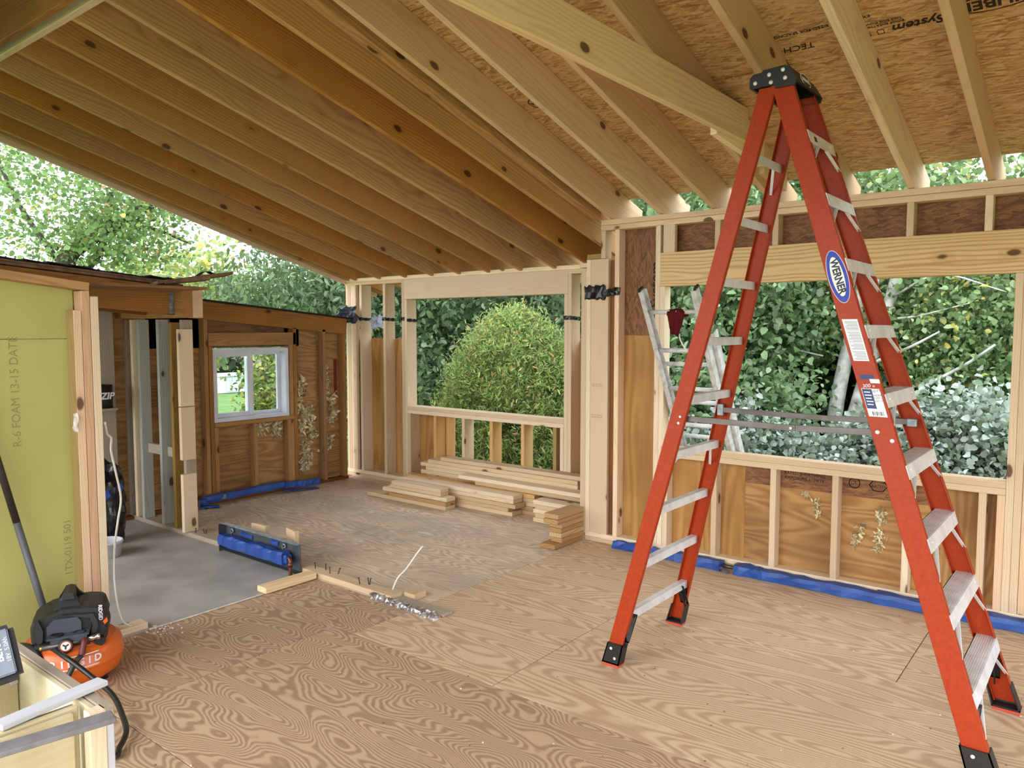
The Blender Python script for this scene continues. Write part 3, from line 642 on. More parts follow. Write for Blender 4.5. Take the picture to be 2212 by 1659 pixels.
# the small sliding window
win = empty('window_1', (-6.70, 4.28, 0.78), kind='structure')
wy0, wy1, wz0, wz1, wx0, wx1 = 3.885, 4.715, 0.763, 1.458, -6.80, -6.668
def frm(name, y0, y1, z0, z1, x0, x1, b, mat, parent):
    bm = bmesh.new()
    for a in ((y0, y0 + b, z0, z1), (y1 - b, y1, z0, z1), (y0 + b, y1 - b, z0, z0 + b), (y0 + b, y1 - b, z1 - b, z1)): add_box(bm, x0, x1, *a)
    return bm_obj(name, bm, mat, parent)
frm('window_frame', wy0, wy1, wz0, wz1, wx0, wx1, 0.035, 'vinylwhite', win)
s1 = frm('window_sash', wy0 + 0.036, 4.33, wz0 + 0.036, wz1 - 0.036, -6.762, -6.735, 0.042, 'vinylwhite', win)
bx('window_pane', s1, -6.750, -6.746, wy0 + 0.08, 4.287, wz0 + 0.08, wz1 - 0.08, 'glass', 0)
s2 = frm('window_sash', 4.29, wy1 - 0.036, wz0 + 0.036, wz1 - 0.036, -6.794, -6.768, 0.03, 'vinylwhite', win)
bx('window_pane', s2, -6.783, -6.779, 4.318, wy1 - 0.065, wz0 + 0.065, wz1 - 0.065, 'glass', 0)
bx('meeting_rail', win, -6.765, -6.728, 4.30, 4.345, wz0 + 0.036, wz1 - 0.036, 'vinylwhite')

# ================================================================== WALL_INNER (partition studs on the loose plate)
YP = 3.10
wi_ = empty('wall_inner', (-5.8, 3.13, 0), kind='structure')
plate = bx('floor_plate', wi_, -6.75, -5.20, YP, YP + 0.089, 0.0, 0.036, 'greywood')
plate2 = bx('floor_plate', wi_, -5.196, -3.40, YP, YP + 0.089, 0.0, 0.036, 'stud')
def pst(x0, z0, z1, m, y0=YP, d=0.089, w=0.038, name='stud'): return bx(name, wi_, x0, x0 + w, y0, y0 + d, z0, z1, m)
for x, m in ((-6.96, 'greywood'), (-6.74, 'greywood'), (-6.62, 'stud'), (-6.50, 'weather'), (-6.17, 'weather')): pst(x, 0.036, 1.725, m)
pst(-5.985, 0.036, 1.70, 'olive', y0=YP + 0.01); pst(-6.06, 0.2, 1.66, 'old', y0=YP + 0.12)
pst(-5.83, 0.036, 1.72, 'greywood', y0=YP + 0.02)
bx('nailed_block', wi_, -5.79, -5.752, YP - 0.03, YP + 0.085, 1.04, 1.645, 'stud'); bx('nailed_block', wi_, -5.79, -5.752, YP - 0.03, YP + 0.085, 0.615, 1.034, 'stud')
bx('nailed_block', wi_, -5.79, -5.752, YP - 0.03, YP + 0.085, 0.037, 0.50, 'stud')
bx('blocking', wi_, -6.58, -5.99, YP + 0.05, YP + 0.088, 0.60, 0.68, 'greywood')
bx('beam', wi_, -7.2, -5.63, YP - 0.06, YP + 0.025, 1.735, 1.975, 'old'); bx('beam', wi_, -7.2, -5.632, YP + 0.026, YP + 0.11, 1.735, 1.975, 'pink')
pst(-6.72, 0.036, 1.735, 'olddark', y0=YP + 0.3)
def nail(p, x, y, z, dx, dy, L=0.045):
    bm = bmesh.new(); a = Vector((x, y, z)); b = a + Vector((dx, dy, L)); add_tube(bm, [a, b], 0.0028, 6)
    d = (b - a).normalized(); add_tube(bm, [b, b + d * 0.002], 0.0065, 8); bm_obj('nail', bm, 'nail', p)
for x, y, dx, dy in ((-4.20, .05, -.005, .0), (-4.12, .075, 0, 0), (-4.04, .045, -.004, .004), (-3.99, .07, .018, .005), (-3.72, .03, -.012, 0), (-3.67, .06, -.012, .004), (-3.665, .06, .008, .004)):
    nail(plate2, x, YP + y, 0.03, dx, dy)
for x, y, dx, dy in ((-5.62, .06, -.012, 0), (-5.60, .06, .016, .0), (-5.31, .06, .012, 0), (-5.36, .03, .002, 0), (-5.70, .03, .01, .0)):
    nail(plate, x, YP + y, 0.03, dx, dy, 0.04)

# grey-floored old room behind the partition
wo_ = empty('wall_old_room', (-6.9, 1.8, 0), kind='structure')
for i, y in enumerate((2.25, 2.42, 2.60, 2.80)): bx('wall_board', wo_, -6.64, -6.62, y, y + 0.165, 0.0, 1.80, 'greywood', 0.002, axis='Z')
bx('old_roof_board', wo_, -6.9, -5.2, 0.6, 3.0, 1.93, 1.95, 'olddark', 0)
# ================================================================== WALL_FRONT_LEFT (yellow foam-board wall and its stud post)
wf_ = empty('wall_front_left', (-4.2, 1.4, 0), kind='structure')
bx('foam_board', wf_, -4.27, -4.235, -0.4, 1.70, 0.045, 1.598, 'foam', 0.003); _b = bmesh.new(); add_prism(_b, [(-4.27, -0.4, 1.601), (-4.27, 1.70, 1.601), (-4.27, 1.70, 1.848), (-4.27, -0.4, 2.088)], (0.035, 0, 0)); bm_obj('foam_board', _b, 'foam', wf_)
bx('stud', wf_, -4.234, -4.145, 1.664, 1.701, 0.036, 1.743, 'olive', axis='Z')  # olive body puts the shade of this stud's side face into the colour
bx('stud', wf_, -4.147, -4.143, 1.664, 1.701, 0.036, 1.743, 'pink', 0.001, axis='Z')  # thin facing: the lit front edge of the same stud, in pink
bx('stud', wf_, -4.232, -4.143, 1.704, 1.744, 0.036, 1.842, 'pink', axis='Z'); bx('stud', wf_, -4.232, -4.143, 1.747, 1.786, 0.036, 1.815, 'stud', axis='Z')
def zy(y): return 1.888 - 0.115 * (y - 1.334)
bar('top_plate', wf_, (-4.19, -0.4, zy(-0.4) + 0.022), (-4.19, 1.745, zy(1.745) + 0.022), 0.095, 0.042, (1, 0, 0), 'old')
bx('bottom_plate', wf_, -4.232, -4.143, -0.4, 1.985, 0.0, 0.036, 'stud', 0.002)
text('panel_print', 'R-6 FOAM 13-15 DATE', 0.055, (-4.2342, 1.42, 1.34), (0, 0, 1), (0, -1, 0), 'greyink', wf_)
text('panel_print', '1TX-0119 501', 0.05, (-4.2342, 1.63, 0.52), (0, 0, 1), (0, -1, 0), 'greyink', wf_)
crumple('tape_scrap', (-4.16, 1.66, 1.22), (-4.16, 1.662, 1.13), 0.05, 0.006, (1, 0, 0), 'dust', wf_, 5, 0.006, 5)

# ================================================================== TRIM_1: cut edge of the old lean-to roof
tr = empty('trim_1', (-5.8, 2.5, 1.95), kind='structure')
def zo(y): return 1.977 + 0.0795 * (3.05 - y)
bar('old_rafter', tr, (-5.77, 0.2, zo(0.2) - 0.115), (-5.77, 3.035, zo(3.035) - 0.112), 0.04, 0.215, (1, 0, 0), 'old')
bar('old_rafter', tr, (-6.2, 0.2, zo(0.2) - 0.115), (-6.2, 3.035, zo(3.035) - 0.112), 0.04, 0.215, (1, 0, 0), 'olddark')
bar('roof_deck', tr, (-6.4, 0.0, zo(0) + 0.012), (-6.4, 3.12, zo(3.12) + 0.012), 1.30, 0.02, (1, 0, 0), 'decking')
bar('roof_deck', tr, (-6.42, 0.0, zo(0) + 0.032), (-6.42, 3.10, zo(3.1) + 0.032), 1.32, 0.016, (1, 0, 0), 'decking')
for k in range(22):
    y = 0.05 + k * 0.14; e = rnd.uniform(-0.03, 0.02)
    bar('shingle', tr, (-6.5 + e, y, zo(y) + 0.048 + 0.004), (-6.5 + e, y + 0.155, zo(y + 0.155) + 0.044), 1.52, 0.007, (1, 0, rnd.uniform(-.01, .01)), 'shingle', 0)
bx('joist_hanger', tr, -5.748, -5.745, 3.0, 3.038, 1.765, 1.965, 'galv', 0); bx('joist_hanger', tr, -5.795, -5.745, 2.99, 3.038, 1.752, 1.756, 'galv', 0)
bar('broken_board', tr, (-5.68, 2.85, 1.985), (-5.64, 3.44, 2.085), 0.16, 0.022, (1, 0, 0.1), 'decking'); bar('broken_board', tr, (-5.64, 2.9, 1.992), (-5.60, 3.24, 2.040), 0.10, 0.03, (1, 0, 0.1), 'decking')
sheet('curled_flashing', [[(-5.70, 3.16 + 0.03 * i, 2.03 + 0.055 * math.sin(i * .5) + 0.004 * i), (-5.62, 3.16 + 0.03 * i, 2.03 + 0.055 * math.sin(i * .5) + 0.004 * i)] for i in range(7)], 'shingle', tr, thick=0.004)

# ================================================================== THE ORANGE STEPLADDER
lad = empty('stepladder', (-1.1, 3.53, 0), 'tall orange fiberglass stepladder with aluminium steps standing open on the plywood floor', 'ladder')
def fx(z): return -0.279 - 0.3198 * z          # front edge of the front rails
def rx(z): return -1.945 + 0.2475 * z          # back edge of the rear rails
def yn(z): return 3.165 + 0.058 * z            # near side
def yf_(z): return 3.89 - 0.087 * z            # far side
ZT = 2.70
def channel(name, xa, ya, w, inward, z0, z1, fl=0.030, th=0.0045):
    """C-channel rail; xa(z): left edge, ya(z): outer face, inward = +1/-1 in Y"""
    bm = bmesh.new(); rings = []
    sec = [(0, 0), (w, 0), (w, fl), (w - th, fl), (w - th, th), (th, th), (th, fl), (0, fl)]
    for z in (z0, z1): rings.append([bm.verts.new((xa(z) + a, ya(z) + inward * b, z)) for a, b in sec])
    n = len(sec)
    for k in range(n): bm.faces.new((rings[0][k], rings[0][(k + 1) % n], rings[1][(k + 1) % n], rings[1][k]))
    for q in rings:
        bm.faces.new((q[0], q[1], q[4], q[5])); bm.faces.new((q[1], q[2], q[3], q[4])); bm.faces.new((q[0], q[5], q[6], q[7]))
    bmesh.ops.recalc_face_normals(bm, faces=bm.faces)
    bmesh.ops.bevel(bm, geom=[e for e in bm.edges if abs(e.verts[0].co.z - e.verts[1].co.z) > 1 and len(e.link_faces) == 2 and e.calc_face_angle(0) > 1], offset=0.0018, segments=1, affect='EDGES')
    return bm_obj(name, bm, 'orange', lad)
FW, RW = 0.089, 0.076
fr_near = channel('front_rail', lambda z: fx(z) - FW, yn, FW, 1, 0.03, ZT)
fr_far = channel('front_rail', lambda z: fx(z) - FW, yf_, FW, -1, 0.03, ZT)
rr_near = channel('rear_rail', rx, lambda z: yn(z) + 0.003, RW, 1, 0.03, ZT - 0.02, 0.026)
rr_far = channel('rear_rail', rx, lambda z: yf_(z) - 0.003, RW, -1, 0.03, ZT - 0.02, 0.026)
def rivet(p, c, axis, r=0.0065):
    bm = bmesh.new(); add_lathe(bm, [(r, 0), (r * .9, r * .35), (r * .4, r * .6), (0, r * .65)], c, axis, 10); bm_obj('rivet', bm, 'alu', p)
for i in range(9):
    z = 2.475 - 0.2705 * i; x1 = fx(z) + 0.001; x0 = x1 - 0.078; ya, yb = yn(z) + 0.005, yf_(z) - 0.005
    bm = bmesh.new()
    add_box(bm, x0, x1, ya, yb, z - 0.004, z)
    for k in range(9): add_box(bm, x0 + 0.004 + k * 0.0085, x0 + 0.0082 + k * 0.0085, ya, yb, z, z + 0.0018)
    add_prism(bm, [(x1 - 0.003, ya, z), (x1 + 0.0015, ya, z + 0.001), (x1 + 0.017, ya, z - 0.052), (x1 + 0.012, ya, z - 0.052)], (0, yb - ya, 0))
    add_box(bm, x0, x0 + 0.004, ya, yb, z - 0.03, z)
    st = bm_obj('step', bm, 'alu', lad)
    for y, sgn in ((ya + 0.055, 1), (yb - 0.055, -1)):
        rivet(st, (x1 + 0.006, y, z - 0.02), (0.95, 0, 0.3)); rivet(st, (x1 + 0.012, y, z - 0.042), (0.95, 0, 0.3), 0.004)
        rv = -0.155 if i > 5 else -0.12
        bar('knee_brace', lad, (x1 - 0.006 + 0.016, y + sgn * 0.07, z - 0.048), (fx(z + rv) - 0.006, (yn(z + rv) + 0.012 if sgn > 0 else yf_(z + rv) - 0.012), z + rv), 0.015, 0.004, (1, 0, 0), 'alu', 0.001)
    for zz in (z - 0.012, z - 0.034):
        rivet(st, (fx(zz) - 0.002, yn(zz) + 0.012, zz), (1, 0, 0.32), 0.005); rivet(st, (fx(zz) - 0.002, yf_(zz) - 0.012, zz), (1, 0, 0.32), 0.005)
for i in range(9):
    z = 2.415 - 0.2695 * i; x = rx(z) + 0.012; ya, yb = yn(z) + 0.009, yf_(z) - 0.009
    bm = bmesh.new(); add_box(bm, x, x + 0.036, ya, yb, z - 0.003, z + 0.003); add_box(bm, x + 0.033, x + 0.037, ya, yb, z - 0.036, z); add_box(bm, x, x + 0.004, ya, yb, z - 0.018, z)
    b = bm_obj('rear_brace', bm, 'alu', lad)
    if i in (0, 5):
        for y, s in ((ya + 0.09, -1), (yb - 0.09, 1)): bar('knee_brace', lad, (x + 0.03, y, z - 0.03), (rx(z - .13) + 0.03, (yf_(z - .13) - 0.014 if s > 0 else yn(z - .13) + .014), z - 0.13), 0.013, 0.004, (1, 0, 0), 'alu', 0.001)
# folding spreader straps on both sides
for yy, s in ((lambda z: yn(z) + 0.014, 1), (lambda z: yf_(z) - 0.014, -1)):
    z = 1.235; xa, xb = rx(z) + 0.03, fx(z) - 0.045; xm = xa * 0.4 + xb * 0.6
    sp = bar('spreader', lad, (xa, yy(z) + s * 0.022, z), (xm, yy(z) + s * 0.026, z - 0.006), 0.026, 0.004, (0, 0, 1), 'steel', 0.001)
    bar('spreader_arm', sp, (xm - 0.03, yy(z) + s * 0.031, z - 0.006), (xb, yy(z) + s * 0.026, z + 0.004), 0.026, 0.004, (0, 0, 1), 'steel', 0.001)
    bx('spreader_bracket', sp, xb - 0.02, xb + 0.02, min(yy(z), yy(z) + s * .03), max(yy(z), yy(z) + s * .03), z - 0.018, z + 0.018, 'galv', 0.003)
    bx('spreader_bracket', sp, xa - 0.016, xa + 0.016, min(yy(z), yy(z) + s * .03), max(yy(z), yy(z) + s * .03), z - 0.03, z + 0.03, 'galv', 0.003)
    rivet(sp, (xm - 0.015, yy(z) + s * 0.018, z - 0.006), (0, -1, 0), 0.007)
for z in (1.215, 1.245):
    rivet(fr_near, (fx(z) - 0.02 - (0.045 if z > 1.22 else 0), yn(z), z), (0, -1, 0), 0.009); rivet(rr_near, (rx(z) + 0.05, yn(z) + 0.003, z), (0, -1, 0), 0.007)
# top cap
bm = bmesh.new()
yA, yB_ = yn(ZT) - 0.012, yf_(ZT) + 0.010; zc = 2.757
sil = [(-1.318, 2.684), (-1.318, 2.728), (-1.302, 2.742), (-1.268, 2.744), (-1.258, zc - 0.004), (-1.165, zc), (-1.150, zc - 0.010), (-1.118, 2.69), (-1.126, 2.668), (-1.205, 2.668), (-1.215, 2.684)]
add_prism(bm, [(x, yA, z) for x, z in sil], (0, 0.012, 0)); add_prism(bm, [(x, yB_ - 0.012, z) for x, z in sil], (0, 0.012, 0))
add_box(bm, -1.26, -1.155, yA + 0.012, yB_ - 0.012, zc - 0.012, zc - 0.002)
add_prism(bm, [(-1.163, yA + .012, zc - 0.004), (-1.150, yA + .012, zc - 0.010), (-1.118, yA + .012, 2.69), (-1.130, yA + .012, 2.69)], (0, yB_ - yA - .024, 0))
add_box(bm, -1.312, -1.262, yA + 0.012, yB_ - 0.012, 2.728, 2.740); add_box(bm, -1.318, -1.306, yA + .012, yB_ - .012, 2.684, 2.736)
add_box(bm, -1.235, -1.222, yA + 0.012, yB_ - 0.012, 2.69, 2.75)
cap = bm_obj('top_cap', bm, 'black', lad)
for x, z in ((-1.293, 2.703), (-1.233, 2.728), (-1.175, 2.738), (-1.225, 2.695), (-1.165, 2.703)): rivet(cap, (x, yA, z), (0, -1, 0), 0.0095)
nx = Vector((0.95, 0, 0.31)); cc = Vector((-1.1325, (yA + yB_) / 2 - 0.02, 2.722))
bm = bmesh.new(); add_lathe(bm, [(0.034, 0.0), (0.034, 0.0015)], (0, 0, 0), (0, 0, 1), 28)
for v in bm.verts: v.co = Vector(cc) + Vector((0, 1, 0)) * v.co.x * 1.9 + nx.cross(Vector((0, 1, 0))) * v.co.y * 0.9 + nx * v.co.z
bmesh.ops.recalc_face_normals(bm, faces=bm.faces); bdg = bm_obj('cap_badge', bm, 'labelwhite', cap)
bm = bmesh.new(); add_lathe(bm, [(0.030, 0.0), (0.030, 0.002)], (0, 0, 0), (0, 0, 1), 28)
for v in bm.verts: v.co = Vector(cc) + Vector((0, 1, 0)) * v.co.x * 1.9 + nx.cross(Vector((0, 1, 0))) * v.co.y * 0.85 + nx * v.co.z
bmesh.ops.recalc_face_normals(bm, faces=bm.faces); bm_obj('badge_face', bm, 'labelblack', cap)
text('badge_text', 'WERNER', 0.024, cc + nx * 0.0024, (0, 1, 0), (-.31, 0, .95), 'labelwhite', cap, bold=.0006)
# feet: black boots with red pads
def boot(xc, w, y0, y1, lean, rail):
    bm = bmesh.new()
    prof = [(xc - w / 2 - 0.008, 0.014), (xc + w / 2 + 0.010, 0.014), (xc + w / 2 + 0.006 - lean * 0.105, 0.118), (xc - w / 2 - 0.003 - lean * 0.105, 0.118)]
    add_prism(bm, [(x, y0, z) for x, z in prof], (0, 0.006 * (1 if y1 > y0 else -1), 0))
    for a, b in ((0, 3), (1, 2)):
        p, q = prof[a], prof[b]; s = 0.006 if a == 0 else -0.006
        add_prism(bm, [(p[0], y0, p[1]), (p[0] + s, y0, p[1]), (q[0] + s, y0, q[1]), (q[0], y0, q[1])], (0, y1 - y0, 0))
    add_box(bm, xc - w / 2 - .008, xc + w / 2 + .01, min(y0, y1), max(y0, y1), 0.012, 0.020)
    bmesh.ops.recalc_face_normals(bm, faces=bm.faces)
    f = bm_obj('foot', bm, 'black', lad)
    bx('foot_pad', f, xc - w / 2 - 0.006, xc + w / 2 + 0.008, min(y0, y1), max(y0, y1), 0.0, 0.012, 'pad', 0.001)
    for z in (0.045, 0.092): rivet(f, (xc - (z - 0.02) * lean + (0.02 if z < .06 else -0.012), y0, z), (0, -1 if y1 > y0 else 1, 0), 0.008)
boot(fx(0.02) - FW / 2, FW, yn(0.02) - 0.007, yn(0.02) + 0.055, 0.32, fr_near); boot(fx(0.02) - FW / 2, FW, yf_(0.02) + 0.007, yf_(0.02) - 0.055, 0.32, fr_far)
boot(rx(0.02) + RW / 2, RW, yn(0.02) - 0.005, yn(0.02) + 0.05, -0.25, rr_near); boot(rx(0.02) + RW / 2, RW, yf_(0.02) + 0.005, yf_(0.02) - 0.05, -0.25, rr_far)
for xa, yy, s, dx in ((rx(0.25) + 0.04, yf_(0.2), -1, 0.02), (rx(0.25) + 0.05, yn(0.2), 1, 0.02), (fx(0.22) - 0.03, yf_(0.2), -1, 0), (fx(0.22) - 0.03, yn(0.2), 1, 0)):
    bm = bmesh.new(); add_prism(bm, [(xa - 0.028, yy + s * .012, 0.13), (xa + 0.022, yy + s * .012, 0.13), (xa + 0.026, yy + s * .085, 0.245), (xa - 0.02, yy + s * .085, 0.245), (xa - 0.026, yy + s * .012, 0.215)], (0, 0, 0.006))
    add_prism(bm, [(xa, yy + s * .012, 0.10), (xa, yy + s * .03, 0.13), (xa, yy + s * .09, 0.236), (xa, yy + s * .012, 0.236)], (0.006, 0, 0)); bmesh.ops.recalc_face_normals(bm, faces=bm.faces)
    bm_obj('foot_gusset', bm, 'black', lad)
# stickers on the near front rail (u runs down the rail, v across it)
UD = Vector((0.3198, -0.058, -1.0)).normalized(); VD = Vector((-1.0, 0, -0.3198)).normalized()   # reading direction down the rail; letter-up to the left... flipped below
def onrail(z, across): return Vector((fx(z) - FW * across, yn(z) - 0.0008, z))
RV = Vector((0.953, 0, 0.30))
def oval(name, z, ru, rv, mat, dy, parent):
    bm = bmesh.new(); c = onrail(z, 0.5) + Vector((0, -dy, 0)); n = 40
    f = [bm.verts.new(c + UD * ru * math.cos(2 * math.pi * k / n) + RV * rv * math.sin(2 * math.pi * k / n)) for k in range(n)]
    b = [bm.verts.new(v.co + Vector((0, 0.0009, 0))) for v in f]; bm.faces.new(f); bm.faces.new(b[::-1])
    for k in range(n): bm.faces.new((f[k], b[k], b[(k + 1) % n], f[(k + 1) % n]))
    bmesh.ops.recalc_face_normals(bm, faces=bm.faces); return bm_obj(name, bm, mat, parent)
oval('oval_sticker', 1.86, 0.112, 0.0385, 'labelwhite', 0.0002, fr_near); oval('oval_sticker', 1.86, 0.110, 0.0365, 'blueink', 0.0005, fr_near)
oval('oval_sticker', 1.86, 0.086, 0.0255, 'labelblack', 0.0008, fr_near); oval('oval_sticker', 1.86, 0.084, 0.0240, 'labelwhite', 0.0011, fr_near)
text('sticker_text', 'WERNER', 0.041, onrail(1.86, 0.5) + Vector((0, -0.0016, 0)), UD, RV, 'labelblack', fr_near, 0.0003, bold=.0014, sx=0.88)
def patch(name, z0, z1, a0, a1, mat, dy, parent):
    bm = bmesh.new(); P = [onrail(z0, a0), onrail(z0, a1), onrail(z1, a1), onrail(z1, a0)]; add_prism(bm, [p + Vector((0, -dy - 0.0004, 0)) for p in P], (0, 0.0008, 0))
    bmesh.ops.recalc_face_normals(bm, faces=bm.faces); return bm_obj(name, bm, mat, parent)
patch('warning_label', 1.688, 1.522, 0.86, 0.20, 'labelwhite', 0.0002, fr_near)
bm = bmesh.new(); rg = random.Random(3)
for k in range(36):
    z = 1.680 - k * 0.0043
    if k in (9, 20, 27): continue
    a = 0.25 if k % 9 else 0.22; b = 0.80 - rg.uniform(0, .18 if k % 3 == 0 else .04)
    P = [onrail(z, b), onrail(z, a), onrail(z - 0.0017, a), onrail(z - 0.0017, b)]; add_prism(bm, [p + Vector((0, -0.0012, 0)) for p in P], (0, 0.0005, 0))
bmesh.ops.recalc_face_normals(bm, faces=bm.faces); bm_obj('label_lines', bm, 'labelgrey', fr_near)
patch('product_label', 1.468, 1.450, 0.78, 0.22, 'navy', 0.0002, fr_near); patch('product_label', 1.452, 1.436, 0.42, 0.02, 'labelwhite', 0.0003, fr_near)
patch('product_label', 1.414, 1.305, 0.88, 0.12, 'labelwhite', 0.0002, fr_near); patch('product_label', 1.412, 1.336, 0.86, 0.46, 'navy', 0.0006, fr_near)
DN = Vector((0.32, 0, -1)).normalized(); RT = Vector((0.953, 0, 0.12))
text('label_text', '300', 0.02, onrail(1.424, 0.62) + Vector((0, -0.001, 0)), RT, (0, 0, 1), 'labelwhite', fr_near, 0.0003); text('label_text', 'lb', 0.012, onrail(1.424, 0.32) + Vector((0, -0.001, 0)), RT, (0, 0, 1), 'labelwhite', fr_near, 0.0003)
text('label_text', '10 FT', 0.014, onrail(1.405, 0.28) + Vector((0, -0.001, 0)), RT, (0, 0, 1), 'labelblack', fr_near, 0.0003)
text('label_text', 'MODEL\nTYPE IA\n300 LB\nCLASS', 0.011, onrail(1.372, 0.27) + Vector((0, -0.001, 0)), RT, (0, 0, 1), 'labelgrey', fr_near, 0.0003)
for k in range(9): patch('barcode', 1.325, 1.310, 0.70 - 0.055 * k, 0.70 - 0.055 * k - (0.02 if k % 3 else 0.035), 'labelblack', 0.0007, fr_near)
for k in range(5): patch('label_lines', 1.402 - 0.012 * k, 1.398 - 0.012 * k, 0.80, 0.55 - 0.03 * (k % 2), 'labelwhite', 0.0011, fr_near)
z = 2.475; x1 = fx(z)
bm = bmesh.new(); c = Vector((x1 + 0.0085, 3.42, z - 0.026)); e1 = Vector((0, 1, 0)); e2 = Vector((0.29, 0, -0.957))
add_prism(bm, [c - e1 * .05 - e2 * .017, c + e1 * .05 - e2 * .017, c + e1 * .05 + e2 * .017, c - e1 * .05 + e2 * .017], (0.0012, 0, 0.0004)); lb = bm_obj('step_label', bm, 'labelwhite', lad)
bm = bmesh.new(); c += Vector((0.0012, -0.022, 0)); add_prism(bm, [c - e1 * .018 - e2 * .012, c + e1 * .018 - e2 * .012, c + e1 * .018 + e2 * .012, c - e1 * .018 + e2 * .012], (0.0008, 0, 0.0003)); bm_obj('step_label', bm, 'labelblack', lad)

# ================================================================== OLD ALUMINIUM EXTENSION LADDER through the opening
al = empty('extension_ladder', (-2.30, 5.35, -0.6), 'dull aluminium extension ladder leaning in through the wide wall opening', 'ladder')
TA = Vector((0, -0.498, 0.867)); TA.normalize()        # up the ladder, leaning into the room
PS = Vector((0, 5.285, 0.79)); NRM = Vector((0, -TA.z, TA.y))
def alp(x, s, n=0.0): return Vector((x, PS.y, PS.z)) + TA * s + NRM * n
XA, XB = -2.55, -2.15
def abar(name, x, s0, s1, n, w, t, par, mat='aluold'): return bar(name, par, alp(x, s0, n), alp(x, s1, n), w, t, NRM, mat, 0.003)
for x, dx in ((XA, 0.03), (XB, -0.03)):
    abar('fly_rail', x, -0.7, 1.315, 0.045, 0.062, 0.012, al); abar('rail_flange', x + dx * .5, -0.7, 1.31, 0.074, 0.005, 0.03, al); abar('rail_flange', x + dx * .5, -0.7, 1.31, 0.016, 0.005, 0.03, al)
    abar('base_rail', x - dx * .9, -1.55, 0.96, -0.025, 0.066, 0.012, al); abar('rail_flange', x - dx * .4, -1.55, 0.955, 0.006, 0.005, 0.03, al)
    bar('rail_tip', al, alp(x, 1.31, 0.045), alp(x, 1.33, 0.045), 0.064, 0.016, NRM, 'black', 0.003)
for s in (-0.40, -0.10, 0.215, 0.53, 0.845, 1.145):
    bm = bmesh.new(); add_tube(bm, [alp(XA + 0.008, s, 0.045), alp(XB - 0.008, s, 0.045)], 0.0155, 10); bm_obj('rung', bm, 'aluold', al)
for s in (-1.2, -0.9, -0.6, -0.3, 0.06, 0.37, 0.69):
    bm = bmesh.new(); add_tube(bm, [alp(XA - 0.02, s, -0.025), alp(XB + 0.02, s, -0.025)], 0.0155, 10); bm_obj('rung', bm, 'aluold', al)
# red cloth hung over its top rung
bm = bmesh.new(); rg = random.Random(11); c0 = alp(-2.325, 1.145, 0.045); rows = 16; colsn = 9; V = []
for i in range(rows):
    t = i / (rows - 1); row = []
    for j in range(colsn):
        u = j / (colsn - 1) - 0.5; ang = (t - 0.22) * 9
        if t < 0.3: off = Vector((0, 0.026 * math.cos(math.pi * t / 0.3), 0.026 * math.sin(math.pi * t / 0.3) - (0.02 if t == 0 else 0))); wd = 0.125
        else: k = (t - 0.3) / 0.7; off = Vector((0, -0.026 - 0.012 * k, -0.155 * k)); wd = 0.125 * (1 - 0.55 * k) + 0.01
        row.append(bm.verts.new(c0 + off + Vector((u * wd + 0.02 * max(0, t - .3), 0.012 * math.sin(u * 14 + t * 5) + rg.uniform(-.003, .003), -0.022 * abs(u) * (1 if t < .8 else -1) + rg.uniform(-.004, .004)))))
    V.append(row)
for i in range(rows - 1):
    for j in range(colsn - 1): bm.faces.new((V[i][j], V[i][j + 1], V[i + 1][j + 1], V[i + 1][j]))
bmesh.ops.solidify(bm, geom=list(bm.faces), thickness=0.006)
tag(bm_obj('red_cloth', bm, 'red', None, True), 'dark red cloth draped over the top rung of the aluminium ladder', 'cloth')
tag(tube('rope', [alp(-2.33, 1.02, 0.06), alp(-2.335, 0.95, 0.07), alp(-2.30, 0.87, 0.08), alp(-2.28, 0.87, 0.02)], 0.0045, 'cable'), 'thin pale rope dangling below the red cloth on the aluminium ladder', 'rope')
# a thin cord on the floor end
# ================================================================== LUMBER
def lumber(x0, x1, y0, y1, z0, z1, label, group, mat='lumber', rot=0.0):
    o = bx('lumber_board', None, x0, x1, y0, y1, z0, z1, mat, 0.004)
    if rot: o.matrix_world = o.matrix_world @ Matrix.Rotation(R(rot), 4, 'Z')
    tag(o, label, 'board', group); return o
T = 0.038
g1 = 'short front stack of lumber'; g2 = 'middle stack of lumber'; g3 = 'long back stack of lumber'; g4 = 'offcut blocks by the post'; g5 = 'small stack at the right of the lumber'
lumber(-5.82, -4.755, 5.005, 5.14, 0.0, T, 'lowest and longest board of the short front lumber stack', g1)
lumber(-5.50, -4.75, 5.00, 5.135, T + .001, 2 * T, 'second board up in the short front lumber stack', g1, 'block')
lumber(-5.60, -4.745, 5.01, 5.13, 2 * T + .001, 3 * T, 'third board up in the short front stack, sticking out left', g1)
lumber(-5.50, -4.83, 5.02, 5.13, 3 * T + .001, 4 * T, 'fourth board up in the short front lumber stack, slightly set in', g1)
lumber(-5.46, -4.815, 5.00, 5.11, 4 * T + .001, 5 * T, 'pale top board of the short front lumber stack', g1, 'stud', 0.6)
lumber(-5.55, -4.14, 5.20, 5.34, 0.0, T, 'lowest board of the middle lumber stack, lying on the floor', g2, rot=0.5)
lumber(-5.55, -4.18, 5.195, 5.335, T + .001, 2 * T, 'second board up in the middle lumber stack', g2)
lumber(-5.55, -4.09, 5.19, 5.33, 2 * T + .001, 3 * T, 'third board up in the middle lumber stack, poking out right', g2, rot=-0.4)
lumber(-5.50, -4.12, 5.195, 5.33, 3 * T + .001, 4 * T, 'fourth board up in the middle lumber stack', g2)
lumber(-5.53, -4.11, 5.185, 5.32, 4 * T + .001, 5 * T, 'pale top board in front on the middle lumber stack', g2, 'stud')
lumber(-5.60, -3.99, 5.35, 5.44, 0, T, 'lowest board in the rear row of the middle lumber stack', g2, 'block')
